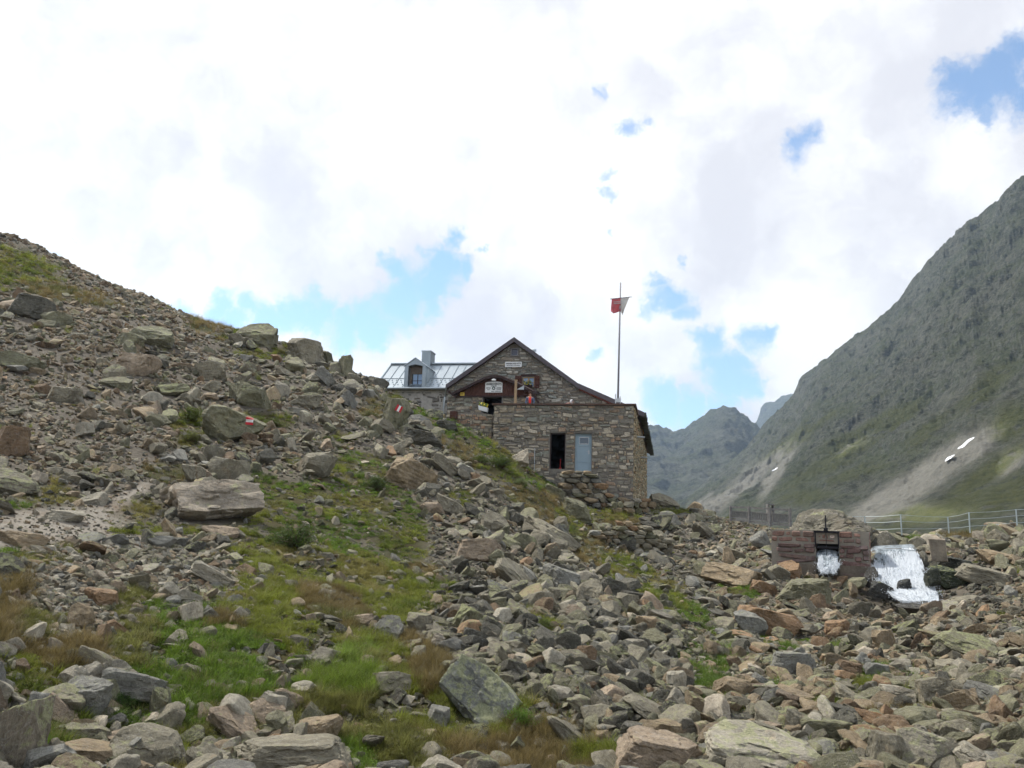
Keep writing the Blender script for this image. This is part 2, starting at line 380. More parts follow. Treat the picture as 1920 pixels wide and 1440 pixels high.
tag(link('ground', me), kind='structure')

# ------------------------------------------------------------------ rock shapes
def rock_mesh(seed, sub=4, cuts=14, shape=(1, .8, .6), rough=.03, lay=0.0, lo=.50, hi=.90):
    rg = np.random.default_rng(seed)
    bm = bmesh.new(); bmesh.ops.create_icosphere(bm, subdivisions=sub, radius=1.0)
    P = np.array([v.co[:] for v in bm.verts]); Fc = [tuple(v.index for v in f.verts) for f in bm.faces]; bm.free()
    N = P/np.linalg.norm(P, axis=1, keepdims=True)
    r = np.ones(len(P))
    ax = [(1, 0, 0), (-1, 0, 0), (0, 1, 0), (0, -1, 0), (0, 0, 1), (0, 0, -1)]
    for k in range(cuts):
        n = np.array(ax[k], float)+rg.normal(0, .33, 3) if k < 6 else rg.normal(0, 1, 3)
        n /= np.linalg.norm(n); d = rg.uniform(lo, lo+.2) if k < 6 else rg.uniform(lo+.12, hi)
        dt = N@n; r = np.where(dt > 1e-3, np.minimum(r, d/np.maximum(dt, 1e-3)), r)
    o = rg.uniform(0, 100, 3)
    Q = N*r[:, None]
    low = fbm(Q[:, 0]*1.3+o[0], Q[:, 1]*1.3+o[1], Q[:, 2]*1.3+o[2], 2)
    r = r*(1+.09*low) + rough*fbm(Q[:, 0]*4+o[0], Q[:, 1]*4+o[1], Q[:, 2]*4+o[2], 5, .6)
    chip = fbm(Q[:, 0]*2.6+o[1], Q[:, 1]*2.6+o[2], Q[:, 2]*2.6+o[0], 3, .5); r = r-.06*sstep(.15, .32, chip)
    if lay:
        zz = Q[:, 2]*5+1.2*low+o[2]; r = r*(1-lay*sstep(.35, .65, np.abs((zz % 1)-.5)*2)*.6)
    Q = N*r[:, None]*np.array(shape)
    Q[:, 2] += .1*Q[:, 0]*rg.uniform(-1, 1)
    mn, mx = Q.min(0), Q.max(0); Q = (Q-(mn+mx)/2)/((mx-mn).max()/2)
    return Q, Fc
def rock_me(name, *a, mt=None, **k):
    Q, Fc = rock_mesh(*a, **k); me = mesh_from(name, Q, Fc, mt or M_ROCK)
    return me
SHP = [(1, .8, .6), (1, .7, .38), (1, .9, .75), (1, .55, .5), (1, .8, .32), (1, .65, .62)]
PROTO = bpy.data.collections.new('rock_kinds')
protos = []
for i in range(36):
    me = rock_me('stone', 100+i, 4, 7+i % 9, SHP[i % 6], .03, 0, lo=.40 if i % 2 else .5)
    o = bpy.data.objects.new('stone_kind', me); PROTO.objects.link(o); protos.append(me)
HI = [rock_me('boulder', 500+i, 6, 13+i % 4, SHP[i % 6], .05, .018*(i % 3 == 1)) for i in range(14)]
CRAG = rock_me('boulder', 777, 6, 20, (1, .8, .7), .16, 0, lo=.6)

PAL0 = {'g': (.205,.188,.146), 'v': (.165,.16,.108), 't': (.26,.205,.138), 'l': (.34,.315,.262), 'r': (.185,.13,.085), 'd': (.092,.088,.073), 'p': (.29,.232,.175), 'b': (.195,.193,.178), 'w': (.43,.38,.31), 'o': (.25,.165,.10)}
PAL = {k: tuple(q*w_*(.90 if k in 'gvdb' else .86) for q, w_ in zip(c, (1.0, .99, .93))) for k, c in PAL0.items()}

# ------------------------------------------------------------------ hero boulders: cx cy w h tilt tone lichen | short phrase | rest of label
HERO = [
(480,627,78,46,0,'v',.7,'rounded lichen boulder on the left skyline',''),
(575,655,80,50,8,'g',.1,'jagged pale outcrop on the skyline','right of the lichen boulder'),
(646,688,28,40,0,'v',.6,'pointed green rock on the skyline','near the metal roof'),
(255,686,86,40,0,'p',0,'pinkish brown flat-topped boulder','high on the left slope'),
(278,628,90,42,0,'v',.5,'dark lichen boulder','below the upper left ridge'),
(62,578,86,44,0,'d',.3,'dark grey boulder','at the far left below the grassy crest'),
(108,598,60,24,-5,'v',.2,'dark flat slab','just below the far left dark boulder'),
(430,781,112,96,25,'v',.55,'big dark boulder bearing a red and white paint mark','on the left slope'),
(466,738,84,56,10,'v',.7,'greenish lichen block','directly above the paint-marked big boulder'),
(320,731,66,28,-6,'v',1,'bright lichen slab','among scree left of the marked boulder'),
(391,697,64,36,0,'g',.1,'brownish grey blunt block','above the bright lichen slab'),
(571,750,58,36,10,'g',.4,'grey wedge rock','on the slope left of the annex'),
(611,705,50,42,35,'b',.1,'smooth grey oblong block','leaning on the skyline rubble'),
(540,700,46,22,10,'g',.1,'broad flat grey rock','under the skyline outcrop'),
(215,720,60,26,0,'v',.3,'low grey rock','left below the pinkish boulder'),
(240,640,60,24,0,'v',.6,'pale lichened flat rock','just left of the dark lichen boulder'),
(40,680,80,34,5,'v',.6,'long lichened rock','at the left edge of the scree'),
(120,740,60,30,0,'g',.2,'squat grey rock','in the brown scree at far left'),
(24,900,100,62,12,'g',.9,'pale yellow-lichened slab','at the left edge above the path'),
(18,822,64,72,10,'r',.3,'rust-brown boulder','at the left edge of the slope'),
(428,884,84,50,5,'g',.4,'angular grey boulder','just above the big tan slab'),
(362,888,46,34,0,'g',.1,'grey rock leaning left','beside the angular grey boulder'),
(592,871,76,46,0,'g',.3,'rounded pale grey boulder','in grass on the middle slope'),
(392,944,192,78,0,(.25,.215,.165),.2,'big tan slab','beside the gravel path'),
(773,884,102,70,15,'t',.1,'large rounded boulder with a rusty underside','in the middle of the slope'),
(790,820,80,36,-3,'d',.2,'dark layered slab','above the rusty rounded boulder'),
(838,870,70,48,35,'g',.3,'sloping grey boulder','right of the rusty rounded boulder'),
(740,842,40,30,0,'g',.1,'small brownish block','left of the dark layered slab'),
(928,975,54,42,10,'g',.1,'rounded grey boulder','below the grassy ridge edge'),
(965,972,34,32,20,'d',.1,'dark grey wedge','against the rounded ridge boulder'),
(1030,994,120,56,28,'g',.3,'long tilted grey slab','leaning down the ridge'),
(1052,1081,84,56,18,'b',.2,'smooth bluish grey boulder','under the long tilted slab'),
(972,1068,112,70,42,'g',.1,'big grey tongue-like slab','running down the middle ridge'),
(898,1032,90,46,-8,'p',0,'arched tan rock','above the grey tongue slab'),
(979,1016,52,44,15,'v',1,'yellow-lichened block','between arched rock and tilted slab'),
(840,945,60,44,20,'g',.1,'grey block','below the rusty rounded boulder'),
(810,950,46,30,-10,'p',.1,'pink cracked stone pile rock','left of the grey block'),
(898,1276,170,150,30,(.17,.175,.155),1.2,'huge bluish boulder mottled with yellow lichen','in the lower middle'),
(886,1160,74,58,15,'v',1.5,'greenish lichen block','just above the huge mottled boulder'),
(955,1190,48,56,10,'v',.5,'upright oval lichened boulder','right above the huge mottled boulder'),
(1008,1170,84,46,33,'d',.2,'dark slanting slab','on the middle scree'),
(676,1161,46,34,15,'p',0,'pink rounded stone','in the grass of the lower slope'),
(728,1176,54,52,10,'b',.5,'grey lichened block','left of the greenish lichen block'),
(790,1168,60,40,5,'g',.8,'mottled flat-topped rock','between two lichened blocks'),
(1096,1234,46,42,0,'r',.1,'brown block','in the lower middle scree'),
(1269,1280,42,50,-10,'l',.1,'tall pale stone','left of the bright grass tuft'),
(1216,1335,110,46,28,'g',.1,'long grey slab','in the lower right scree'),
(1238,1420,170,84,8,'p',0,'large pale pink boulder','at the bottom edge'),
(1244,1378,84,50,5,'t',.4,'brown lichened block','behind the large pale pink boulder'),
(1064,1366,100,60,38,'g',.2,'grey slab edged by brown grass','near the bottom edge'),
(1052,1304,56,38,5,'l',0,'pale rounded stone','below the leafy scree shrub'),
(731,1284,76,50,8,'g',.5,'grey domed stone half sunk in grass','left of the huge mottled boulder'),
(8,1372,140,170,10,(.19,.165,.125),1.3,'great rust-stained boulder','filling the bottom left corner'),
(150,1304,98,92,20,'b',.2,'grey triangular boulder','in the lower left'),
(250,1294,124,62,4,'b',.15,'wide smooth grey boulder','right of the triangular one'),
(112,1338,80,66,20,'p',0,'brown boulder with a pale streaked face','under the triangular one'),
(434,1352,104,78,32,'p',0,'long tan-pink boulder','lying in the lower left grass'),
(502,1328,62,54,10,'l',.1,'streaked pale stone','right of the long tan-pink boulder'),
(541,1312,66,50,20,'p',0,'pinkish humped stone','beside the streaked pale stone'),
(596,1380,96,60,-10,'t',.1,'grey and cream split boulder','at the lower left grass edge'),
(272,1408,144,78,5,'g',.2,'broad grey boulder','at the bottom left edge'),
(543,1432,230,60,0,'g',.1,'very wide pale grey boulder','cut by the bottom edge'),
(148,1424,140,46,10,'t',.2,'tan sloping boulder','between the corner boulder and broad grey one'),
(164,1378,82,36,0,'g',.7,'lichened low rock','above the tan sloping boulder'),
(375,1222,54,40,55,'p',0,'pink oval stone standing askew','in bright grass'),
(354,1158,46,40,0,'w',0,'cream and orange stone','at the edge of the light gravel'),
(394,1150,34,34,20,'b',0,'light bluish grey stone','touching the cream and orange stone'),
(300,1330,44,54,0,'v',.9,'pointed lichened stone','under the wide smooth grey boulder'),
(402,1078,96,50,22,'l',.1,'pale half-buried dome rock','beside the light gravel'),
(413,992,70,38,18,'p',0,'tan wedge rock','under the big tan slab'),
(10,1062,70,56,10,'d',.9,'dark rock with yellow lichen','at the left edge below the path'),
(115,971,80,18,0,'l',0,'thin flat stone','lying in the gravel path'),
(40,1010,90,30,8,'t',0,'worn brown bedrock hump','at the left side of the path'),
(188,1122,66,34,10,'o',0,'rusty layered stone','on the light gravel'),
(150,1160,50,46,0,'t',.1,'grey-brown angular stone','left of the rusty layered stone'),
(222,1178,52,24,35,'o',0,'rusty elongated stone','right of the angular gravel stone'),
(1436,1166,130,56,10,'o',0,'large orange-brown boulder','in the right-hand gully'),
(1408,1172,62,42,0,'b',.4,'grey lichened boulder','against the large orange-brown boulder'),
(1326,1075,52,38,0,'v',.5,'greenish pale block','left in the gully'),
(1372,1080,112,46,5,'t',0,'big tan cracked boulder','in the gully'),
(1432,1103,52,28,5,'o',0,'orange blocky stone','below the big tan cracked boulder'),
(1508,1104,98,66,10,'v',.3,'large greenish grey slab','in front of the red sluice wall'),
(1602,1064,54,40,0,'t',.2,'brown squared boulder','against the right pier of the sluice'),
(1532,1061,36,24,-10,'o',.1,'orange stone','under the sluice opening'),
(1474,1066,56,38,-10,'o',.1,'grey stone with an orange face','left below the sluice'),
(1660,1203,48,34,0,'t',0,'round tan stone','in the middle of the gully'),
(1535,1128,30,38,-15,'r',0,'upright rusty stone','right of the large greenish slab'),
(1570,1180,50,38,-10,'o',0,'pointed orange stone','in the gully centre'),
(1810,1204,118,70,15,'v',.9,'big green-lichened boulder','on the right bank'),
(1488,1248,86,56,-5,'b',.4,'black-speckled grey boulder','below the gully centre'),
(1728,1200,24,18,0,'o',0,'small bright orange stone','near the big green-lichened boulder'),
(1762,1137,42,32,10,'r',0,'red-brown boulder','at the foot of the waterfall'),
(1812,1126,70,28,-12,'g',.1,'grey wedge','right of the red-brown waterfall boulder'),
(1753,1298,66,50,0,'g',.3,'rounded grey boulder','on the right bank below the grass'),
(1800,1320,76,54,-5,'t',.2,'brown-grey boulder','at the right below the rounded grey one'),
(1486,1300,92,46,20,'t',0,'tan slab with a shadowed face','in the lower right'),
(1556,1372,100,50,-8,'v',.7,'lichened oblong boulder','in the lower right'),
(1502,1366,58,50,0,'g',.1,'pinkish grey block','left of the lichened oblong boulder'),
(1446,1384,64,48,-20,'t',.1,'brown leaning block','in the lower right corner scree'),
(1656,1412,74,66,0,'g',.1,'grey squat boulder','at the bottom right'),
(1742,1412,118,76,12,'l',1,'large pale boulder patched with yellow lichen','at the bottom right'),
(1834,1418,90,56,25,'l',.1,'smooth grey-beige boulder','in the bottom right corner'),
(1444,1420,250,62,8,'l',.9,'long pale slab streaked with yellow lichen','along the bottom edge'),
(1592,1253,54,36,12,'r',.1,'grey and orange split stone','in the lower gully'),
(1645,1258,50,30,5,'b',.1,'dark bluish block','right of the grey and orange split stone'),
(1417,1258,34,28,10,'w',0,'small whitish stone','beside the bright green tuft'),
(1376,1288,76,52,15,'t',.1,'tan-grey hump','right of the lower bright tuft'),
(1682,1302,66,36,10,'l',.1,'pale low boulder','between two green tufts'),
(1780,1374,52,38,-5,'g',.3,'grey cubic stone','above the lichen-patched boulder'),
(1082,957,56,40,0,'v',.2,'dark overhanging boulder','at the foot of the dry stone wall'),
(1040,920,40,30,10,'v',.7,'green-lichened block','beside the dry stone wall'),
(972,858,40,30,0,'w',.1,'pale jutting stone','by the terrace wall left of the doors'),
(1246,934,58,30,15,'g',.2,'humped boulder','on the skyline right of the hut'),
(738,781,58,58,0,'v',.3,'greenish rock bearing the upper red and white paint mark','below the annex'),
(704,712,48,26,15,'d',.1,'dark shelving rock','left of the metal roof edge'),
(838,797,42,20,5,'d',.2,'dark rock capped with grass','below the annex wall'),
(1552,972,168,84,0,(.125,.115,.088),.3,'huge lichened crag with an orange stain','behind the red sluice'),
(1850,1080,110,40,12,'g',.1,'broad grey ledge','right of the waterfall'),
(1790,1060,66,40,10,(.04,.042,.034),.3,'dark wet rock','beside the waterfall'),
(1778,1092,66,40,0,(.035,.042,.024),.6,'mossy wet rock','right of the falling water'),
(1878,1050,90,26,10,'t',.1,'flat tan ledge','right behind the waterfall'),
(1846,1300,70,40,10,'b',.2,'bluish slope rock','at the right edge'),
(1654,1104,44,30,8,(.05,.05,.045),.2,'dark wet rock dividing the foot of the waterfall','at its left'),
(1694,1100,30,26,0,(.04,.042,.04),.1,'small black wet rock in the middle of the white water',''),
(1748,1080,30,36,-8,(.045,.05,.036),.5,'mossy black rock at the right edge of the falling water',''),
(1712,1136,60,24,5,(.075,.072,.065),.1,'low wet rock right under the foot of the waterfall',''),
(1634,1082,26,34,0,(.055,.052,.047),.1,'dark wet rock between the sluice pier and the waterfall',''),
(1180,1130,54,36,10,'g',.1,'squat dark-edged stone','on the lower ridge'),
(1130,1150,60,34,20,'d',.1,'dark grey stone','on the lower ridge scree'),
(1215,1170,66,30,18,'g',.1,'long low stone','under the slanting grass strip'),
(1105,1110,54,44,0,'g',.1,'grey cube-like rock','below the smooth bluish boulder'),
(1150,1100,60,36,12,'d',.1,'dark angular rock','left of the slanting grass strip'),
(1015,1130,60,40,-10,'g',.2,'grey split rock','above the dark slanting slab'),
(1130,1010,60,26,0,'g',.2,'flat stone','at the base of the lower rubble wall'),
(1210,1010,90,34,25,'v',.3,'sloping greenish slab','in the rubble right of the hut corner'),
]
def axes_at(P):
    """view-facing frame at a point: x to the right, y away, z up"""
    a = math.atan2(P[0], P[1]); return a
ROCKS = []   # footprint list (x,y,rad)
HOBJ = []
def place_rock(name, me, P, w, h, depth, yaw, tilt, pitch, tone, li, label, cat, group, sink=.2):
    c = PAL[tone] if isinstance(tone, str) else tone
    o = bpy.data.objects.new(name, me); COL.objects.link(o)
    o.location = (P[0], P[1], P[2]+h/2-sink*h)
    rot = Matrix.Rotation(-axes_at(P), 4, 'Z') @ Matrix.Rotation(tilt, 4, 'Y') @ Matrix.Rotation(pitch, 4, 'X') @ Matrix.Rotation(yaw, 4, 'Z')
    o.rotation_euler = rot.to_euler()
    o['rc'] = [float(x) for x in c]; o['li'] = float(li)
    tag(o, ' '.join(label.split()[:16]), cat, group); return o
def dims(me):
    a = np.empty(len(me.vertices)*3, np.float32); me.vertices.foreach_get('co', a); a = a.reshape(-1, 3); return a.max(0)-a.min(0), a
DIM = {}
for k, (cx, cy, w, h, tl, tone, li, short, rest) in enumerate(HERO):
    base = cy+h*.46
    P, r = hit(cx, base)
    if short.startswith('huge lichened crag'): P = PT(1552, 998, 37); P[2] = zt(P[0], P[1]); r = 37
    for kk, rz in (('dark wet rock div', 29.6), ('small black wet', 29.7), ('mossy black rock', 29.6), ('low wet rock', 28.4), ('dark wet rock between', 30.6)):
        if short.startswith(kk): P = PT(cx, cy+h*.42, rz); r = rz
    fwd = P[0]*Fw[0]+P[1]*Fw[1]+P[2]*Fw[2]
    W = w/F*fwd*1.02
    t = math.radians(tl); asp = h/w
    # the tilt swings width and height; take the slab's own height from its outline
    H = W*max(.34, min(1.5, (asp-abs(math.sin(t))*.7)/max(.5, math.cos(t))+.12)) if tl else W*asp*1.25
    if short.startswith('great rust'): W *= 1.0
    me0 = CRAG if short.startswith('huge lichened crag') else HI[k % len(HI)]
    if id(me0) not in DIM: DIM[id(me0)] = dims(me0)[0]
    d = DIM[id(me0)]
    dp = W*(.75 if h < w else .9)
    g = 'rocks on the slope'
    label = short+(' '+rest if rest else '')
    big = W > .9
    o = place_rock('boulder' if big else 'rock', me0, P+np.array([math.sin(axes_at(P)), math.cos(axes_at(P)), 0])*dp*.2, W, H, dp, 0, t, random.uniform(-.12, .12), tone, li, label, 'boulder' if big else 'rock', g, .34 if short.startswith('huge bluish') else .22)
    o.scale = (W/d[0], dp/d[1], H/d[2])
    if k % 3 == 1: o.scale.x *= -1
    ROCKS.append((P[0], P[1], W*.42)); HOBJ.append((o, cx, cy, w, h, short, P, W, H))
RK = np.array(ROCKS)

# ------------------------------------------------------------------ hut footprint data
ALPHA = R_(-11)
CORNER = PT(1187, 940, 46.2)
Uv = np.array([math.cos(ALPHA), math.sin(ALPHA), 0]); Vv = np.array([-math.sin(ALPHA), math.cos(ALPHA), 0])
def loc(px, py, ly):
    """hut-local (along the wall, height) of a pixel on the plane ly metres behind the terrace front"""
    d = ray(px, py); n = Vv; O = np.array([CORNER[0], CORNER[1], 0])
    k = ((O+Vv*ly)@n)/(d@n); P = d*k-O
    return float(P@Uv), float(P[2])
def to_local(x, y):
    dx = x-CORNER[0]; dy = y-CORNER[1]
    return dx*Uv[0]+dy*Uv[1], dx*Vv[0]+dy*Vv[1]
def blocked(x, y):
    a, b = to_local(x, y)
    hut = (a > -8.2) & (a < .25) & (b > -.15) & (b < 27)
    hut |= (a > -17) & (a < -7) & (b > 2.0) & (b < 27)
    return hut
# ------------------------------------------------------------------ scatter by instances (for what nobody could count)
def scatter_object(name, P, idx, rot, scl, cols, li, coll, label, matless=True):
    me = bpy.data.meshes.new(name); n = len(P); me.vertices.add(n); me.vertices.foreach_set('co', P.astype(np.float32).ravel())
    def A(nm, ty, key, arr):
        at = me.attributes.new(nm, ty, 'POINT'); at.data.foreach_set(key, arr)
    A('idx', 'INT', 'value', idx.astype(np.int32)); A('rot', 'FLOAT_VECTOR', 'vector', rot.astype(np.float32).ravel())
    A('scl', 'FLOAT_VECTOR', 'vector', scl.astype(np.float32).ravel())
    A('rc', 'FLOAT_VECTOR', 'vector', cols.astype(np.float32).ravel()); A('li', 'FLOAT', 'value', li.astype(np.float32))
    o = link(name, me)
    g = bpy.data.node_groups.new(name+'_scatter', 'GeometryNodeTree')
    g.interface.new_socket('Geometry', in_out='INPUT', socket_type='NodeSocketGeometry'); g.interface.new_socket('Geometry', in_out='OUTPUT', socket_type='NodeSocketGeometry')
    gi = g.nodes.new('NodeGroupInput'); go = g.nodes.new('NodeGroupOutput'); ip = g.nodes.new('GeometryNodeInstanceOnPoints')
    ci = g.nodes.new('GeometryNodeCollectionInfo'); ci.inputs['Collection'].default_value = coll
    ci.inputs['Separate Children'].default_value = True; ci.inputs['Reset Children'].default_value = True
    def na(nm, ty):
        n = g.nodes.new('GeometryNodeInputNamedAttribute'); n.data_type = ty; n.inputs['Name'].default_value = nm; return n.outputs['Attribute']
    g.links.new(gi.outputs[0], ip.inputs['Points']); g.links.new(ci.outputs[0], ip.inputs['Instance'])
    ip.inputs['Pick Instance'].default_value = True
    g.links.new(na('idx', 'INT'), ip.inputs['Instance Index']); g.links.new(na('rot', 'FLOAT_VECTOR'), ip.inputs['Rotation'])
    g.links.new(na('scl', 'FLOAT_VECTOR'), ip.inputs['Scale']); g.links.new(ip.outputs[0], go.inputs[0])
    md = o.modifiers.new('scatter', 'NODES'); md.node_group = g
    tag(o, label, name.replace('_', ' '), None, 'stuff')
    return o
def eulers(nrm, yaw, tx, ty):
    out = np.empty((len(yaw), 3))
    for i in range(len(yaw)):
        qn = Vector((0, 0, 1)).rotation_difference(Vector(nrm[i]))
        e = (qn.to_matrix() @ Euler((tx[i], ty[i], yaw[i]), 'XYZ').to_matrix()).to_euler(); out[i] = e[:]
    return out
def tone_for(px, py, r, u):
    """colour mix by place: brown scree up left, bluish-grey light gravel by the path, rusty gully at the right"""
    keys = list('gvtlrdpbwo'); n = len(px)
    W = np.tile(np.array([30, 18, 12, 7, 3, 9, 4, 6, 1, 1.]), (n, 1))
    left = sstep(620, 200, px)*sstep(930, 850, py)
    W = W+left[:, None]*np.array([4, 10, 42, 0, 8, 0, 8, 0, 0, 1.])
    gul = sstep(1280, 1420, px)*sstep(1020, 1100, py)
    W = W+gul[:, None]*np.array([6, 6, 14, 3, 4, 4, 4, 2, 1, 4.])
    mid = sstep(700, 900, px)*sstep(1330, 1240, px)
    W = W+mid[:, None]*np.array([24, 10, 0, 2, 0, 44, 0, 6, 0, 0.])  # more dark stones here: shade of the ridge flank put into the colour
    low = sstep(1040, 1120, py)*sstep(620, 400, px)
    W = W+low[:, None]*np.array([12, 0, 6, 26, 1, 0, 9, 14, 4, 1.])
    wet = sstep(1625, 1640, px)*sstep(1880, 1830, px)*sstep(1045, 1062, py)*sstep(1150, 1125, py); W[:, 5] += wet*600
    cw = np.cumsum(W, 1); cw /= cw[:, -1:]
    k = (u[:, None] > cw).sum(1).clip(0, 9)
    base = np.array([PAL[q] for q in keys])
    return base[k], np.array(keys)[k]

N = 230000
az = rng.uniform(-R_(43), R_(43), N); rr = np.exp(np.where(rng.random(N) < .34, rng.uniform(math.log(8), math.log(17.5), N), rng.uniform(math.log(2.2), math.log(105), N)))
keep = rng.random(N) < np.interp(rr, [2, 5, 105], [.35, 1, 1]); az, rr = az[keep], rr[keep]
smin = np.maximum(np.interp(rr, [3, 9, 17], [.06, .055, .045]), .0036*rr)
size = smin*np.minimum(np.power(rng.random(len(rr)), -1/2.25), 8.0)     # diameter
x, y = rr*np.sin(az), rr*np.cos(az); z = zt(x, y)
g, gc, p, v = masks(x, y, z); px, py = proj(np.stack([x, y, z], -1))
u = rng.random(len(x))
ok = ~blocked(x, y)
ok &= ~((g > .5) & (u > .15)) & ~((g > .15) & (g <= .5) & (u > .45))
ok &= ~((p > .3) & ((u > .10) | (size > .09)))
ok &= ~((v > .5) & (size > .26) & (u > .12))
# fine brown scree on the upper left slope: smaller stones
fs = (px < 420) & (py < 860) & (py > 600); ok &= ~(fs & (size > .03*rr**.75) & (u > .4))
# not inside the big boulders, not in the falling water
for (bx, by, br) in ROCKS:
    ok &= ~((x-bx)**2+(y-by)**2 < (br*.72)**2)
ok &= ~((((x-_bx)/1.15)**2+((y-_by)/1.3)**2 < 1) & (size > .5))
x, y, z, rr, size, px, py, g, v = [q[ok] for q in (x, y, z, rr, size, px, py, g, v)]
size = np.where(g > .5, np.minimum(size, .30), size)
size = np.where((px > 90) & (px < 430) & (py < 650), np.minimum(size, .62), size)
size = np.where((px > 860) & (px < 1260) & (py > 990) & (py < 1260), size*1.22, size)
size = np.where((px > 1340) & (px < 1500) & (py < 1010), np.minimum(size, .28), size); size = np.where((px < 190) & (py < 560), np.minimum(size, .5), size)
size = np.where((px > 1000) & (px < 1230) & (py < 990), np.minimum(size, .34), size)
cols, keys = tone_for(px, py, rr, rng.random(len(x)))
cols = cols*rng.uniform(.62, 1.28, (len(x), 1))
lich = np.where(rng.random(len(x)) < .42, rng.uniform(.3, 1, len(x)), 0)
n = len(x); print('stones', n)
fl = rng.uniform(.5, 1.0, n); scl = np.stack([size/2, size/2*rng.uniform(.7, 1, n), size/2*fl*1.2], 1)
nrm = tnormal(x, y, .6); yaw = rng.uniform(0, 6.283, n); tx = rng.normal(0, .42, n); ty = rng.normal(0, .42, n)
rot = eulers(nrm, yaw, tx, ty); idx = rng.integers(0, 36, n); scl[:, 0] *= rng.choice([-1, 1], n)
P = np.stack([x, y, z+size*rng.uniform(.02, .26, n)], 1)

# the largest seen in the picture become rocks of their own
infr = (px > 8) & (px < 1912) & (py < 1432) & (py > 440)
score = np.where(infr, size/rr, 0)
order = np.argsort(-score); chosen = []
NSING = 300-len(HERO)
hx = np.array([h[1] for h in HOBJ]); hy = np.array([h[2] for h in HOBJ])
for i in order:
    if len(chosen) >= NSING: break
    if not visible(P[i]+np.array([0, 0, size[i]*.3]), .05): continue
    # not covered by a boulder standing in front
    if np.any((np.abs(px[i]-hx) < [h[3]*.55 for h in HOBJ]) & (np.abs(py[i]-hy) < [h[4]*.55 for h in HOBJ])): continue
    chosen.append(int(i))
TN = {'g': 'grey', 'v': 'greenish grey', 't': 'tan', 'l': 'light grey', 'r': 'rusty brown', 'd': 'dark grey', 'p': 'pinkish', 'b': 'bluish grey', 'w': 'cream', 'o': 'orange'}
SN = ['blocky', 'flat', 'chunky', 'narrow', 'slab-like', 'angular']
used = {}; ORD = ['', 'second ', 'third ', 'fourth ', 'fifth ', 'sixth ', 'seventh ']
recs = []
for i in chosen:
    j = int(np.argmin((hx-px[i])**2+(hy-py[i])**2)); dx = px[i]-hx[j]; dy = py[i]-hy[j]
    recs.append((math.hypot(dx, dy), i, j, dx, dy))
recs.sort()
for dist, i, j, dx, dy in recs:
    rel = ('just right of' if dx > 0 else 'just left of') if abs(dx) > abs(dy) else ('just below' if dy > 0 else 'just above')
    if dist > 90: rel = rel.replace('just ', 'well ')
    kind = SN[int(idx[i]) % 6]; sh = HOBJ[j][5]
    if sh.startswith(('big ', 'large ')) and len(sh.split()) > 8: sh = 'boulder with the paint mark'
    key = (TN[keys[i]], kind, rel, sh); c = used.get(key, 0); used[key] = c+1
    lab = f"{TN[keys[i]]} {kind} stone {rel} the {sh}" if c == 0 else f"{ORD[min(c, 6)]}{TN[keys[i]]} {kind} stone {rel} the {sh}"
    o = bpy.data.objects.new('rock', protos[idx[i]]); COL.objects.link(o)
    o.location = P[i]; o.rotation_euler = rot[i]; o.scale = scl[i]
    o['rc'] = [float(q) for q in cols[i]]; o['li'] = float(lich[i]); tag(o, ' '.join(lab.split()[:16]), 'rock', 'rocks on the slope')
mk = np.ones(n, bool); mk[chosen] = False
scatter_object('rubble', P[mk], idx[mk], rot[mk], scl[mk], cols[mk], lich[mk], PROTO, 'loose grey and brown stones covering the mountain slope')

# fine gravel on path and the pale stone spill
N = 120000
az = rng.uniform(-R_(36), R_(8), N); rr = np.exp(rng.uniform(math.log(6), math.log(24), N))
x, y = rr*np.sin(az), rr*np.cos(az); z = zt(x, y); g, gc, p, v = masks(x, y, z); u = rng.random(N)
ok = ((v > .35) & (u < .85)) | ((p > .3) & (u < .12))
x, y, z, rr, v, p = [q[ok] for q in (x, y, z, rr, v, p)]; n = len(x); print('gravel', n)
size = np.maximum(.03, .0028*rr)*np.minimum(np.power(rng.random(n), -1/2.4), 5)*np.where(p > .5, .7, 1)
base = np.array([PAL[k] for k in 'lgbtlwp']); cols = base[rng.integers(0, 7, n)]*rng.uniform(.8, 1.25, (n, 1))
scl = np.stack([size/2, size/2*.85, size/2*rng.uniform(.6, 1, n)], 1)
rot = eulers(tnormal(x, y, .5), rng.uniform(0, 6.28, n), rng.normal(0, .35, n), rng.normal(0, .35, n))
scatter_object('gravel', np.stack([x, y, z+size*.12], 1), rng.integers(0, 36, n), rot, scl, cols, np.zeros(n), PROTO, 'pale fine gravel spilling below the footpath')

# ------------------------------------------------------------------ grass
def leaf_material(name, atype='INSTANCER', tr=.35):
    m, t = mat(name); oi = t.new('ShaderNodeObjectInfo'); base = t.attr('rc', atype)
    n = t.noise(t.coord('Object'), 2.5, 3, .6)
    b = t.vmath('SCALE', base, sc=t.mr(n, .3, .7, .7, 1.35, 'LINEAR'))
    p = t.new('ShaderNodeBsdfPrincipled'); t.set(p.inputs['Base Color'], b); p.inputs['Roughness'].default_value = .65; p.inputs['Specular IOR Level'].default_value = .25
    tl = t.new('ShaderNodeBsdfTranslucent'); t.set(tl.inputs['Color'], t.vmath('SCALE', b, sc=1.5)); mx = t.new('ShaderNodeMixShader'); mx.inputs[0].default_value = tr
    t.l.new(p.outputs[0], mx.inputs[1]); t.l.new(tl.outputs[0], mx.inputs[2]); o = t.new('ShaderNodeOutputMaterial'); t.l.new(mx.outputs[0], o.inputs[0]); return m
M_GRASS = leaf_material('grass_blades')
GC = bpy.data.collections.new('tuft_kinds')
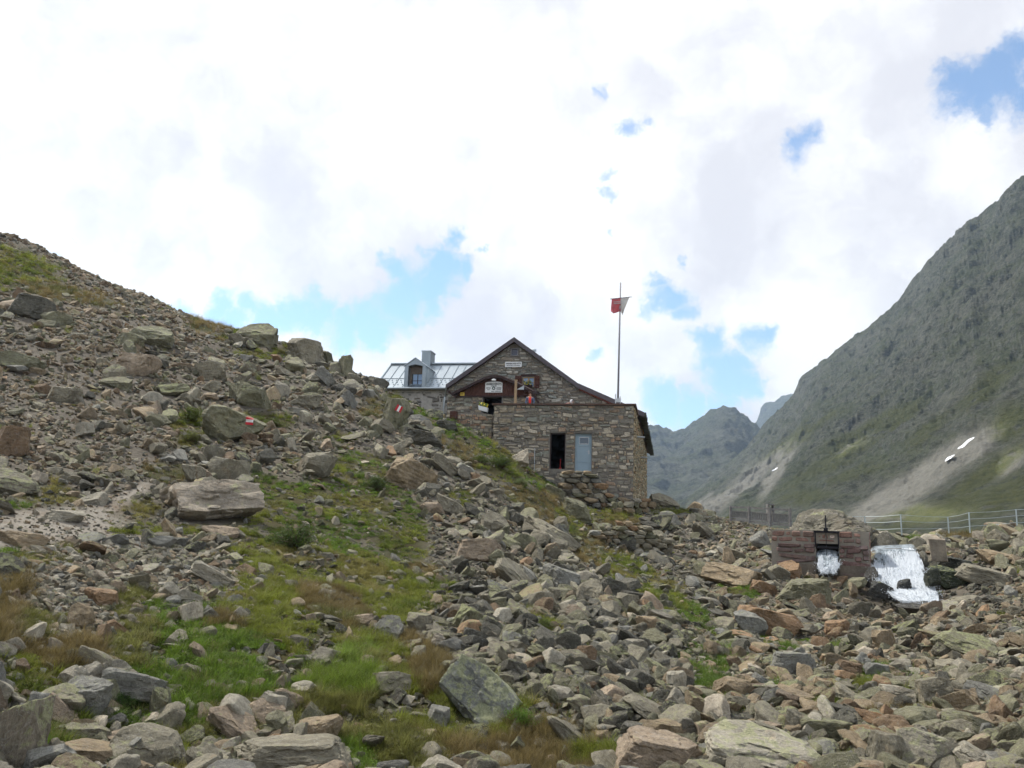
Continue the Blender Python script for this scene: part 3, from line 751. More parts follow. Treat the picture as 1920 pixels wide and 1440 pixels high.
def tuft(seed, n, h, spread, lean, w=.012, segs=3):
    rg = random.Random(seed); v = []; f = []
    for i in range(n):
        a = rg.uniform(0, 6.28); r = spread*math.sqrt(rg.random()); bx, by = r*math.cos(a), r*math.sin(a)
        d = rg.uniform(0, 6.28); hh = h*rg.uniform(.5, 1.1); ln = lean*rg.uniform(.3, 1.2)+.3*r; ww = w*rg.uniform(.7, 1.3)
        dx, dy = math.cos(d)*ln+bx*.6, math.sin(d)*ln+by*.6; sx, sy = -math.sin(d)*ww, math.cos(d)*ww
        b = len(v)
        for s in range(segs+1):
            t = s/segs; k = 1-t*.95; cx, cy, cz = bx+dx*t*t, by+dy*t*t, hh*(t-.25*ln*t*t)
            if s < segs: v += [(cx-sx*k, cy-sy*k, cz), (cx+sx*k, cy+sy*k, cz)]
            else: v.append((cx, cy, cz))
        for s in range(segs-1): f.append((b+2*s, b+2*s+1, b+2*s+3, b+2*s+2))
        f.append((b+2*segs-2, b+2*segs-1, b+2*segs))
    return v, f
def herb(seed, n, h, spread):
    rg = random.Random(seed); v = []; f = []
    for i in range(n):
        a = rg.uniform(0, 6.28); r = spread*math.sqrt(rg.random()); c = Vector((r*math.cos(a), r*math.sin(a), h*rg.uniform(.15, 1)*(1-.5*r/spread)))
        q = Euler((rg.uniform(-.9, .9), rg.uniform(-.9, .9), rg.uniform(0, 6.28))).to_matrix(); s = rg.uniform(.012, .026)
        b = len(v); v += [tuple(c+q @ Vector(p)) for p in ((-s, 0, 0), (0, -s*.55, .004), (s*1.3, 0, 0), (0, s*.55, .004))]; f.append((b, b+1, b+2, b+3))
    return v, f
kinds = [tuft(1, 46, .22, .10, .14, .0062), tuft(2, 44, .28, .11, .19, .0058), tuft(3, 40, .15, .11, .11, .007), tuft(4, 46, .33, .11, .26, .0060, 4), tuft(5, 44, .36, .10, .30, .0055, 4), herb(6, 170, .13, .17), herb(7, 170, .17, .16)]
for k, (v_, f_) in enumerate(kinds):
    o = bpy.data.objects.new('tuft_%d' % k, mesh_from('tuft', v_, f_, M_GRASS)); GC.objects.link(o)
N = 330000
az = rng.uniform(-R_(43), R_(43), N); rr = np.exp(np.where(rng.random(N) < .4, rng.uniform(math.log(8), math.log(17.5), N), rng.uniform(math.log(3.2), math.log(75), N)))
x, y = rr*np.sin(az), rr*np.cos(az); z = zt(x, y); g, gc, p, v = masks(x, y, z); u = rng.random(N)
pat = fbm(x/.45, y/.45, 5, 3)
ok = (g > .35) & (u < (.15+.85*g)*.9) & (pat > -.26) & ~blocked(x, y) & (p < .3)
ok |= (g > .02) & (g < .35) & (u < .10)
ok |= (g <= .02) & (u < .012) & (p < .2) & (v < .5) & ~blocked(x, y)
for (bx, by, br) in ROCKS: ok &= ~((x-bx)**2+(y-by)**2 < (br*.8)**2)
x, y, z, rr, gc, u = [q[ok] for q in (x, y, z, rr, gc, u)]; n = len(x); print('tufts', n)
cls = np.array([e[5] for e in GR]+['o'])[gc]
cd = {'g': (.095, .152, .018), 'o': (.135, .155, .022), 'b': (.135, .105, .04), 'l': (.13, .185, .026)}
cols = np.array([cd[c] for c in cls])
mixn = fbm(x/1.3, y/1.3, 9, 3)[:, None]; brown = np.array([.17, .13, .055]); dark = np.array([.05, .085, .014])
cols = np.where(mixn > .24, cols*.45+brown*.55, cols); cols = np.where(mixn < -.22, cols*.5+dark*.5, cols)
cols = cols*np.clip(rng.normal(1, .28, (n, 1)), .35, 1.9); cols = np.where(rng.random((n, 1)) < .10, cols*.5+np.array([.2, .17, .08])*.6, cols)
sc = np.maximum(.42, .025*rr**.95)*rng.uniform(.5, 1.5, n)*(1+.5*fbm(x/.6, y/.6, 2, 3)); sc = np.where(rr > 20, sc*.9, sc)
k = rng.integers(0, 3, n); k = np.where((cls == 'l'), rng.integers(3, 5, n), k); k = np.where(((cls == 'g') | (cls == 'o')) & (rng.random(n) < .42), rng.integers(5, 7, n), k)
k = np.where((cls == 'o') & (rng.random(n) < .12), rng.integers(3, 7, n), k); k = np.where((cls == 'b') & (rng.random(n) < .22), 4, k)
rot = np.stack([rng.normal(0, .12, n), rng.normal(0, .12, n), rng.uniform(0, 6.28, n)], 1)
scatter_object('grass', np.stack([x, y, z-.01], 1), k, rot, np.stack([sc, sc, sc*rng.uniform(.7, 1.15, n)], 1), cols, np.zeros(n), GC, 'green and brownish grass growing in patches among the stones')

# ------------------------------------------------------------------ shrubs
M_SHRUB = leaf_material('shrub_leaves', 'INSTANCER', .3); M_STEM = simple('stem_bark', (.10, .07, .045))
def shrub_mesh(seed, nst, nl, flat):
    rg = random.Random(seed); L = ([], []); S = MB()
    for i in range(nst):
        a = rg.uniform(0, 6.28); ph = rg.uniform(.15, 1.25); tip = Vector((math.cos(a)*math.sin(ph), math.sin(a)*math.sin(ph), math.cos(ph)*flat))*rg.uniform(.6, 1)
        mid = tip*.5+Vector((rg.uniform(-.08, .08), rg.uniform(-.08, .08), .08)); S.tube([(0, 0, -.05), mid, tip], [.018, .012, .004], 4)
        for q in range(nl):
            t = rg.uniform(.3, 1.05); p = mid.lerp(tip, (t-.5)*2) if t > .5 else Vector((0, 0, 0)).lerp(mid, t*2)
            p = p+Vector([rg.gauss(0, .075) for _ in range(3)]); p.z = max(p.z, -.02); e = Euler((rg.uniform(-1.1, 1.1), rg.uniform(-1.1, 1.1), rg.uniform(0, 6.28))).to_matrix(); s = rg.uniform(.022, .042)
            b = len(L[0]); L[0].extend([tuple(p+e @ Vector(w)) for w in ((-s, 0, 0), (0, -s*.5, .006), (s*1.4, 0, 0), (0, s*.5, .006))]); L[1].append((b, b+1, b+2, b+3))
    return mesh_from('leaves', L[0], L[1], M_SHRUB), S
SHR = []
for sd, fl in ((1, .8), (2, .6), (3, .9)):
    lm, S = shrub_mesh(sd, 60, 48, fl); sm = mesh_from('stems', S.v, S.f, M_STEM); SHR.append((lm, sm))
SH = [(975, 1352, 88, 'fresh green leafy shrub at the foot of the huge mottled boulder', (.085, .15, .02)),
 (1078, 1283, 76, 'round olive green shrub growing in the lower middle scree', (.10, .12, .025)), (1020, 1290, 40, 'small yellowish green shrub left of the round olive one', (.13, .16, .03)),
 (552, 1010, 116, 'wide dark green dwarf shrub right of the big tan slab', (.055, .085, .02)), (512, 795, 52, 'olive bush right of the paint-marked big boulder', (.08, .095, .025)),
 (358, 782, 62, 'dark green cushion bush left of the paint-marked big boulder', (.07, .095, .02)), (357, 822, 50, 'lower brownish green bush under the cushion bush', (.10, .11, .03)),
 (693, 780, 46, 'brown green bush in front of the annex wall', (.10, .105, .035)), (741, 752, 36, 'yellowish bush at the foot of the annex wall', (.13, .135, .03)),
 (940, 870, 60, 'dark green shrub on the grassy ridge below the terrace wall', (.06, .09, .02)), (900, 862, 44, 'low shrub at the upper end of the grassy ridge', (.08, .105, .025)),
 (705, 912, 60, 'dark green low shrub in the middle slope meadow', (.055, .085, .02)), (1372, 962, 24, 'small yellow green bush before the wooden railing', (.12, .13, .03)),
 (1683, 1012, 34, 'dark rounded bush above the waterfall', (.04, .055, .025)), (1020, 1175, 44, 'small bush beside the dark slanting slab', (.09, .12, .03)),
 (230, 1320, 60, 'dark leafy plants under the wide smooth grey boulder', (.05, .095, .02)), (975, 905, 40, 'pale leaved plant lower on the grassy ridge', (.13, .16, .06))]
for k, (cx, cy, w, lab, c) in enumerate(SH):
    Pp, r = hit(cx, cy+w*.2); fwd = Pp@Fw; R = w/F*fwd/1.75
    e = empty('shrub', tuple(Pp), random.uniform(0, 6), lab, 'shrub', 'shrubs on the slope')
    for nm, me in (('leaves', SHR[k % 3][0]), ('stems', SHR[k % 3][1])):
        o = link(nm, me, e); o.scale = (R, R, R*1.0); o['rc'] = list(c)
# ------------------------------------------------------------------ hut
HL = (float(CORNER[0]), float(CORNER[1]), 0.0)
def stone_mat(name, k=1.0, mortar=None):
    m, t = mat(name); c = t.coord('Object'); b = t.attr('rc'); n = t.noise(c, 5, 6, .7); n2 = t.noise(c, 22, 4, .7); n3 = t.noise(c, .8, 3, .6)
    s = t.math('MULTIPLY', t.mr(n, .25, .75, .6, 1.4, 'LINEAR'), t.math('MULTIPLY', t.mr(n2, .3, .7, .75, 1.25, 'LINEAR'), t.mr(n3, .3, .7, .85, 1.15, 'LINEAR')))
    b = t.vmath('SCALE', b, sc=s)
    b = t.mix(t.mr(n, .62, .72, 0, .35), b, (.26, .27, .20))
    t.surf(b, .9, 0, t.bump(t.math('ADD', n, t.math('MULTIPLY', n2, .5)), .6, .03), .2); return m
M_STONE = stone_mat('wall_stone')
M_MORT = simple('dark_joint_mortar', (.19, .172, .145), .95, 0, .35, 4, .4)
M_MORTL = simple('pale_lime_mortar', (.46, .44, .40), .95, 0, .25, 3, .4)
M_WOOD = simple('red_brown_boards', (.085, .036, .026), .75, 0, .3, 6, .3)
M_DWOOD = simple('dark_stained_wood', (.045, .028, .026), .8, 0, .3, 5, .2)
M_FASC = simple('grey_brown_fascia', (.10, .088, .098), .6, 0, .2, 3, .2)
M_ROOFD = simple('dark_roof_covering', (.085, .055, .045), .7, 0, .25, 3, .3)
M_ZINC = simple('zinc_sheet', (.42, .47, .50), .33, .75, .10, 1.2, .05, .5)
M_ZINCD = simple('zinc_sheet_trim', (.30, .35, .38), .38, .7, .10, 1.2, .05, .5)
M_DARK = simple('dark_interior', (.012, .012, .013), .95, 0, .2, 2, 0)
M_BLUE = simple('grey_blue_door_paint', (.27, .36, .42), .5, 0, .06, 2, .05)
M_WHITE = simple('white_enamel', (.78, .80, .80), .4, 0, .04, 2, .03)
M_BLACK = simple('black_paint', (.02, .025, .03), .5, 0, .1, 3, 0)
M_LWOOD = simple('pale_timber', (.38, .27, .16), .75, 0, .2, 5, .2)
M_ORANGE = simple('yellow_ochre_board', (.62, .34, .08), .7, 0, .1, 3, .1)
M_YEL = simple('yellow_sign_paint', (.75, .55, .10), .5, 0, .05, 3, 0)
M_STEEL = simple('galvanised_steel', (.45, .48, .50), .4, .8, .1, 4, .05)
M_RED = simple('red_paint', (.55, .03, .03), .5, 0, .1, 4, 0)
M_CONC = simple('weathered_concrete', (.30, .27, .24), .9, 0, .25, 2.5, .4)
mg, t = mat('window_glass'); t.surf((.05, .09, .13), .10, 0, None, .8); M_GLASS = mg
M_CURT = simple('pale_blue_pane', (.25, .38, .58), .25, 0, .15, 2, 0, .6)
WALLC = [(.20, .18, .145), (.16, .15, .125), (.25, .215, .16), (.135, .125, .105), (.29, .26, .21), (.22, .165, .12), (.175, .18, .155), (.265, .24, .195)]
def masonry(mb, inter, z0, z1, M3, sh=.15, sw=.36, cols=WALLC, out=.05, gap=.018, seed=1, fill=1.0, wob=.03):
    """irregular courses of stones; inter(z) gives the free intervals; M3(a, out, z) -> local point"""
    rg = random.Random(seed); z = z0; cols = [(c[0]*1.45, c[1]*1.43, c[2]*1.39) for c in cols]
    while z < z1-.03:
        h = sh*rg.uniform(.75, 1.35); h = min(h, z1-z); zc = z+h/2
        for (a0, a1) in inter(zc):
            a = a0
            while a < a1-.04:
                w = sw*rg.choice((.35, .5, .7, .9, 1.1, 1.5, 1.9))*rg.uniform(.8, 1.2)
                if a1-(a+w) < .12: w = a1-a
                if rg.random() < fill:
                    dz = wob*math.sin(a*1.7+z*3)+rg.uniform(-.32, .32)*h if 0 < z-z0 and z < z1-.3 else 0
                    hh = h*rg.uniform(.7, 1.45); g = gap; o = out*rg.uniform(.35, 1.6)
                    sub = 2 if (h > sh*1.15 and w < sw*1.0 and rg.random() < .3) else 1
                    for s_ in range(sub):
                        zc2 = z+h*(s_+.5)/sub+dz; h2 = hh/sub
                        cx, rx, rz = a+w/2, w/2-g/2, h2/2-g/2
                        c = cols[rg.randrange(len(cols))]; f = rg.uniform(.78, 1.15); c = tuple(q*f for q in c)
                        pts = []; rt = rg.uniform(-.16, .16)*(0 if z1-z < .25 else 1)
                        for i in range(8):
                            an = math.pi/8+i*math.pi/4; sx = math.copysign(abs(math.cos(an))**.35, math.cos(an)); sz = math.copysign(abs(math.sin(an))**.35, math.sin(an))
                            pts.append((cx+rx*sx*rg.uniform(.84, 1.06), zc2+rz*sz*rg.uniform(.72, 1.1)+rt*rx*sx))
                        tz = rg.uniform(-.015, .015); tx = rg.uniform(-.012, .012)
                        v = [M3(p[0], -.01, p[1]) for p in pts]+[M3(cx+(p[0]-cx)*.80+0, o+tz*(1 if p[1] > zc2 else -1)+tx*(1 if p[0] > cx else -1), zc2+(p[1]-zc2)*.72) for p in pts]
                        mb.add(v, [tuple(range(8, 16))]+[(i, (i+1) % 8, 8+(i+1) % 8, 8+i) for i in range(8)], c)
                a += w
        z += h
    return mb
def cells(mb, xs, zs, solid, y0, y1, col=None):
    """wall slab with openings from a grid of cells"""
    nx, nz = len(xs)-1, len(zs)-1
    S = lambda i, j: 0 <= i < nx and 0 <= j < nz and solid((xs[i]+xs[i+1])/2, (zs[j]+zs[j+1])/2)
    for i in range(nx):
        for j in range(nz):
            if not S(i, j): continue
            a, b, c, d = xs[i], xs[i+1], zs[j], zs[j+1]
            mb.add([(a, y0, c), (b, y0, c), (b, y0, d), (a, y0, d)], [(0, 1, 2, 3)], col); mb.add([(a, y1, c), (b, y1, c), (b, y1, d), (a, y1, d)], [(3, 2, 1, 0)], col)
            if not S(i-1, j): mb.add([(a, y0, c), (a, y1, c), (a, y1, d), (a, y0, d)], [(3, 2, 1, 0)], col)
            if not S(i+1, j): mb.add([(b, y0, c), (b, y1, c), (b, y1, d), (b, y0, d)], [(0, 1, 2, 3)], col)
            if not S(i, j-1): mb.add([(a, y0, c), (b, y0, c), (b, y1, c), (a, y1, c)], [(3, 2, 1, 0)], col)
            if not S(i, j+1): mb.add([(a, y0, d), (b, y0, d), (b, y1, d), (a, y1, d)], [(0, 1, 2, 3)], col)
    return mb
def intervals(a0, a1, holes):
    def f(z):
        segs = [(a0, a1)]
        for (x0, x1, z0, z1) in holes:
            if z0-.02 < z < z1+.02:
                n = []
                for s in segs:
                    if x1 <= s[0] or x0 >= s[1]: n.append(s); continue
                    if x0 > s[0]: n.append((s[0], x0))
                    if x1 < s[1]: n.append((x1, s[1]))
                segs = n
        return segs
    return f
FR = lambda ly: (lambda a, o, z: (a, ly-o, z))
def text_mesh(s, size, mat_, parent, name, x, y, z, arc=0.0, wmax=None):
    cu = bpy.data.curves.new(name, 'FONT'); cu.body = s; cu.size = size; cu.align_x = 'CENTER'; cu.extrude = .004; cu.resolution_u = 2; cu.offset = .004*size/.2
    tmp = bpy.data.objects.new(name, cu); COL.objects.link(tmp); dgx = bpy.context.evaluated_depsgraph_get(); me = bpy.data.meshes.new_from_object(tmp.evaluated_get(dgx))
    bpy.data.objects.remove(tmp); P_ = np.empty(len(me.vertices)*3, np.float32); me.vertices.foreach_get('co', P_); P_ = P_.reshape(-1, 3)
    w_ = P_[:, 0].max()-P_[:, 0].min(); k = (wmax/w_) if wmax else 1
    X = P_[:, 0]*k; Z = P_[:, 1] - arc*X*X; Yd = -P_[:, 2]; me.vertices.foreach_set('co', np.stack([X, Yd, Z], 1).astype(np.float32).ravel()); me.materials.clear(); me.materials.append(mat_); me.update()
    return link(name, me, parent, (x, y, z))

# --- terrace block (front, with the two doors)
tb = empty('stone_terrace_building', HL, ALPHA, 'square stone terrace building with an open dark doorway and a grey blue door', 'building')
TX0 = loc(926, 790, 0)[0]; TX1 = 0.0; TZ = loc(1060, 760, 0)[1]; ZB = .2
d1 = (loc(1031, 845, 0)[0], loc(1060, 845, 0)[0], loc(1045, 879, 0)[1], loc(1045, 812, 0)[1])
d2 = (loc(1078, 850, 0)[0], loc(1109, 850, 0)[0], loc(1092, 884, 0)[1], loc(1092, 813, 0)[1])
print('terrace', TX0, TZ, d1, d2)
BD = 25.0; BL = loc(1100, 740, 5)[1]
xs = sorted([TX0, d1[0], d1[1], d2[0], d2[1], TX1]); zs = sorted([ZB, d1[2], d2[2], min(d1[3], d2[3]), max(d1[3], d2[3])+.001, TZ])
inh = lambda x, z: not any(h[0] < x < h[1] and h[2] < z < h[3] for h in (d1, d2))
b = MB(); cells(b, xs, zs, inh, 0, .55)
b.box(TX1-.55, .55, ZB, TX1, BD, TZ); b.box(TX0, .55, ZB, TX0+.5, 5, TZ)
b.build('wall', M_MORT, tb)
s = MB()
hs = [(d1[0]-.02, d1[1]+.02, d1[2]-.1, d1[3]), (d2[0]-.02, d2[1]+.02, d2[2]-.1, d2[3])]
masonry(s, intervals(TX0, TX1, hs), ZB+.3, TZ-.02, FR(0), .18, .38, seed=3)
masonry(s, intervals(0, BD, []), ZB+.3, TZ-.05, lambda a, o, z: (TX1+o, a, z), .16, .42, seed=4, cols=[(c[0]*1.0, c[1]*.95, c[2]*.80) for c in WALLC])
masonry(s, intervals(0, 5, []), ZB+1.5, TZ-.05, lambda a, o, z: (TX0-o, a, z), .16, .4, seed=5)
s.build('facing_stones', M_STONE, tb, colors=True)
c_ = MB(); c_.box(TX0-.12, -.14, TZ, TX1+.14, .62, TZ+.09); c_.box(TX1-.55, .62, TZ, TX1+.14, 4.4, TZ+.09); c_.build('coping', simple('rusty_brown_coping', (.10, .06, .045), .7, 0, .3, 4, .2), tb)
b = MB(); b.box(TX0+.5, .56, TZ-.9, TX1-.55, 5, TZ-.78); b.build('terrace_floor', M_CONC, tb)
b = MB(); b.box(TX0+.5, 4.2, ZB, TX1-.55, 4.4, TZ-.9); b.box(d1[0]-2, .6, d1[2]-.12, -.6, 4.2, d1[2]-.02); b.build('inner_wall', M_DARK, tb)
for k, h in enumerate((d1, d2)):
    b = MB(); b.box(h[0]-.12, -.04, h[3]+.0, h[1]+.12, .3, h[3]+.09); b.build('lintel', simple('stone_lintel', (.13, .12, .10), .9), tb)
# closed door
dr = MB(); x0, x1, z0, z1 = d2; dr.box(x0, .12, z0, x0+.07, .22, z1); dr.box(x1-.07, .12, z0, x1, .22, z1); dr.box(x0+.07, .12, z1-.10, x1-.07, .22, z1)
fr = dr.build('door_frame', M_BLUE, tb)
dl = MB(); wx0, wx1 = x0+(x1-x0)*.27, x1-(x1-x0)*.22; wz0, wz1 = z1-.55, z1-.22
cells(dl, [x0+.075, wx0, wx1, x1-.075], [z0, wz0, wz1, z1-.105], lambda x, z: not (wx0 < x < wx1 and wz0 < z < wz1), .14, .19)
dl.box(x0+.14, .125, z0+.52, x1-.14, .142, z0+.56); dl.box(x0+.14, .125, z1-.70, x1-.14, .142, z1-.66)
do = dl.build('door', M_BLUE, tb); tag(do, 'grey blue metal door with a small pane')
b = MB(); b.box(wx0, .155, wz0, wx1, .165, wz1); b.build('pane', M_GLASS, do)
b = MB(); b.bar((wx0-.03, .13, wz0-.02), (wx1+.03, .13, wz0-.02), .02, .035); b.bar((wx0-.03, .13, wz1+.02), (wx1+.03, .13, wz1+.02), .02, .035); b.bar((wx0-.02, .13, wz0), (wx0-.02, .13, wz1), .035, .02, (1, 0, 0)); b.bar((wx1+.02, .13, wz0), (wx1+.02, .13, wz1), .035, .02, (1, 0, 0)); b.build('pane_frame', M_STEEL, do)
b = MB(); b.box(x1-.20, .12, z0+.98, x1-.13, .138, z0+1.2); b.tube([(x1-.165, .14, z0+1.12), (x1-.165, .07, z0+1.12), (x1-.29, .07, z0+1.12)], .013, 6); b.build('door_handle', M_STEEL, do)
# open doorway jambs
b = MB(); x0, x1, z0, z1 = d1; b.box(x0, .05, z0, x0+.05, .2, z1); b.box(x1-.05, .05, z0, x1, .2, z1); b.box(x0+.05, .05, z1-.06, x1-.05, .2, z1); b.build('door_frame', M_DWOOD, tb)
for k, (px_, py_) in enumerate(((1190, 820), (1197, 858))):
    d_ = ray(px_+3, py_); O = np.array(HL); kk = (O@Uv)/(d_@Uv); Pq = d_*kk-O; ly = float(Pq@Vv); zz_ = float(Pq[2])
    b = MB(); b.tube([(TX1-.1, ly, zz_+.03), (TX1+.5, ly, zz_)], .055, 8); b.build('drain_spout', M_STEEL, tb)
# red pole inside the door
e = MB(); e.tube([(d1[1]-.38, .75, d1[2]-.02), (d1[1]-.36, .8, d1[2]+.62)], .022, 6); e.box(d1[1]-.44, .72, d1[2]-.02, d1[1]-.30, .8, d1[2]+.12)
o = e.build('shovel', M_RED, loc=HL); o.rotation_euler.z = ALPHA; tag(o, 'small red shovel standing inside the open dark doorway', 'shovel')
e = MB(); pa_ = loc(1002, 876, -.5); pb_ = loc(1002.5, 842, -.5); e.tube([(pa_[0], -.5, pa_[1]-.3), (pb_[0], -.5, pb_[1])], .02, 6); e.box(pb_[0]-.03, -.53, pb_[1], pb_[0]+.03, -.47, pb_[1]+.03)
o = e.build('stake', M_STEEL, loc=HL); o.rotation_euler.z = ALPHA; tag(o, 'thin metal stake standing against the terrace wall left of the doors', 'stake')

# --- main hut
hut = empty('mountain_hut', HL, ALPHA, 'stone mountain hut with a steep gable and brown roof behind the terrace', 'hut')
GY = 5.0
prof_px = [(836, 722), (964, 633), (1083, 719), (1208, 774)]
prof = [loc(x, y, GY-.35) for x, y in prof_px]
print('profile', prof)
ztop = lambda a: np.interp(a, [p[0] for p in prof], [p[1] for p in prof])
GX0 = loc(838, 760, GY)[0]; GX1 = TX1-.02
gw = [loc(957.5, 668, GY), loc(972.5, 653, GY)]; gwin = (gw[0][0], gw[1][0], gw[0][1], gw[1][1])
sw_ = [loc(979.5, 726, GY), loc(1002.5, 707, GY)]; swin = (sw_[0][0], sw_[1][0], sw_[0][1], sw_[1][1])
FZ = TZ-.78
cuts = sorted([GX0]+list(np.linspace(GX0+.3, GX1-.3, 26))+[GX1, gwin[0], gwin[1], swin[0], swin[1]])
b = MB()
def hole(x, z): return any(h[0] < x < h[1] and h[2] < z < h[3] for h in (gwin, swin))
for i in range(len(cuts)-1):
    a0, a1 = cuts[i], cuts[i+1]; am = (a0+a1)/2
    hz = [h for h in (gwin, swin) if h[0] <= am <= h[1]]
    segs = [(ZB+1, None)] if not hz else [(ZB+1, hz[0][2]), (hz[0][3], None)]
    for (q0, q1) in segs:
        t0 = ztop(a0)-.22 if q1 is None else q1; t1 = ztop(a1)-.22 if q1 is None else q1
        v = [(a0, GY, q0), (a1, GY, q0), (a1, GY, t1), (a0, GY, t0), (a0, GY+.5, q0), (a1, GY+.5, q0), (a1, GY+.5, t1), (a0, GY+.5, t0)]
        b.add(v, [(0, 1, 2, 3), (7, 6, 5, 4), (3, 2, 6, 7), (0, 4, 5, 1), (0, 3, 7, 4), (1, 5, 6, 2)])
b.box(GX0, GY+.5, ZB+1, GX0+.5, GY+21, ztop(GX0)-.25)
b.box(GX1-.4, GY+.5, TZ, GX1-.02, GY+20.0, ztop(GX1)-.25)
b.build('wall', M_MORT, hut)
def gin(z):
    L_ = [a for a in np.linspace(GX0, GX1, 300) if ztop(a)-.28 > z]
    if not L_: return []
    return intervals(L_[0], L_[-1], [(gwin[0]-.04, gwin[1]+.04, gwin[2]-.05, gwin[3]+.05), (swin[0]-.05, swin[1]+.05, swin[2]-.05, swin[3]+.1)])(z)
s = MB(); masonry(s, gin, FZ-.2, prof[1][1]-.5, FR(GY), .16, .40, seed=8, cols=[(.20, .19, .165), (.15, .15, .135), (.24, .22, .18), (.13, .13, .115), (.27, .26, .23), (.19, .17, .14), (.17, .18, .165)])
masonry(s, intervals(GX0-.05, loc(930, 760, GY)[0], []), ZB+2, FZ-.2, FR(GY), .17, .4, seed=9)
s.build('facing_stones', M_STONE, hut, colors=True)
# roof slabs following the profile, overhanging the gable
RB = GY+24.5
b = MB(); th = .20
for i in range(3):
    (x0, z0), (x1, z1) = prof[i], prof[i+1]
    if i == 0: x0 -= .0
    v = [(x0, GY-.35, z0-th), (x1, GY-.35, z1-th), (x1, GY-.35, z1), (x0, GY-.35, z0)]; v += [(x, RB, z) for x, _, z in v]
    b.add(v, [(0, 1, 2, 3), (7, 6, 5, 4), (3, 2, 6, 7), (0, 4, 5, 1), (0, 3, 7, 4), (1, 5, 6, 2)])
roof = b.build('roof', M_ROOFD, hut)
b = MB()
for i in range(3):
    (x0, z0), (x1, z1) = prof[i], prof[i+1]
    v = [(x0, GY-.40, z0-th-.07), (x1, GY-.40, z1-th-.07), (x1, GY-.40, z1+.03), (x0, GY-.40, z0+.03)]; v += [(x, GY-.353, z) for x, _, z in v]
    b.add(v, [(0, 1, 2, 3), (7, 6, 5, 4), (3, 2, 6, 7), (0, 4, 5, 1), (0, 3, 7, 4), (1, 5, 6, 2)])
b.build('verge_board', M_FASC, roof)
b = MB(); (x0, z0), (x1, z1) = prof[2], prof[3]
v = [(x0+.1, GY-.34, z0-th-.16), (x1-.5, GY-.34, z1-th-.02+.15), (x1-.5, GY-.34, z1-th+.12), (x0+.1, GY-.34, z0-th-.055)]
v = [(x0+.1, GY-.30, z0-th-.19), (x1-.55, GY-.30, np.interp(x1-.55, [x0, x1], [z0, z1])-th-.19), (x1-.55, GY-.30, np.interp(x1-.55, [x0, x1], [z0, z1])-th-.01), (x0+.1, GY-.30, z0-th-.01)]; v += [(x, GY-.01, z) for x, _, z in v]
b.add(v, [(0, 1, 2, 3), (7, 6, 5, 4), (3, 2, 6, 7), (0, 4, 5, 1), (0, 3, 7, 4), (1, 5, 6, 2)]); b.build('soffit_board', simple('red_brown_soffit', (.16, .05, .035), .7), roof)
b = MB(); rg = random.Random(5); y = GY-.3; ex, ez = prof[3]
while y < RB-.2:
    w_ = rg.uniform(.22, .34); b.box(ex-.25, y, ez-th-rg.uniform(.02, .06)+.02, ex+rg.uniform(.04, .14), y+w_-.03, ez-.02+rg.uniform(-.02, .05)); y += w_
b.build('eave_shingles', simple('mossy_slate', (.07, .08, .065), .9), roof)
# dark timber side wall and ochre window board under the eave
b = MB(); b.box(GX1-.018, GY+.6, TZ+.0, GX1+.10, GY+20, ztop(GX1)-.45); b.build('side_boarding', M_WOOD, hut)
b = MB(); b.box(GX1+.102, GY+7.0, TZ+.1, GX1+.16, GY+9.0, TZ+.95); b.build('ochre_window_board', M_ORANGE, hut)
# small gable window
x0, x1, z0, z1 = gwin; b = MB(); b.box(x0, GY-.06, z0, x0+.06, GY+.1, z1); b.box(x1-.06, GY-.06, z0, x1, GY+.1, z1); b.box(x0+.06, GY-.06, z0, x1-.06, GY+.1, z0+.06); b.box(x0+.06, GY-.06, z1-.06, x1-.06, GY+.1, z1)
wn = b.build('window_frame', simple('grey_window_timber', (.22, .22, .23)), hut); b = MB(); b.box(x0+.06, GY+.04, z0+.06, x1-.06, GY+.06, z1-.06); gl, t = mat('dusky_glass'); t.surf((.035, .045, .08), .15, 0, None, .6); b.build('pane', gl, wn)
# shuttered window
x0, x1, z0, z1 = swin; xm = (x0+x1)/2; b = MB(); f_ = .06
b.box(x0, GY+.0, z0, x0+f_, GY+.12, z1); b.box(x1-f_, GY, z0, x1, GY+.12, z1); b.box(x0+f_, GY, z0, x1-f_, GY+.12, z0+f_); b.box(x0+f_, GY, z1-f_, x1-f_, GY+.12, z1); b.box(xm-.05, GY-.01, z0+f_, xm+.05, GY+.12, z1-f_)
wf = b.build('window_frame', M_LWOOD, hut)
for q0, q1 in ((x0+f_, xm-.05), (xm+.05, x1-f_)):
    b = MB(); b.box(q0, GY+.06, z0+f_, q1, GY+.08, z1-f_); b.build('pane', M_CURT, wf); b = MB(); b.box(q0, GY+.03, z0+(z1-z0)*.45, q1, GY+.058, z0+(z1-z0)*.45+.03); b.build('glazing_bar', M_LWOOD, wf)
for q0, q1 in ((loc(966.5, 716, GY)[0], x0-.02), (x1+.02, loc(1012.5, 716, GY)[0])):
    b = MB(); n_ = 3
    for k in range(n_): a0 = q0+(q1-q0)*k/n_; a1 = q0+(q1-q0)*(k+1)/n_-.012; b.box(a0, GY-.16, z0-.08, a1, GY-.11, z1+.06)
    b.box(q0+.02, GY-.19, z0+.1, q1-.02, GY-.163, z0+.2); b.box(q0+.02, GY-.19, z1-.2, q1-.02, GY-.163, z1-.1); b.build('shutter', M_WOOD, hut)
b = MB(); b.box(x0-.1, GY-.1, z1+.06, x1+.1, GY+.05, z1+.17); b.build('lintel', M_DWOOD, hut)
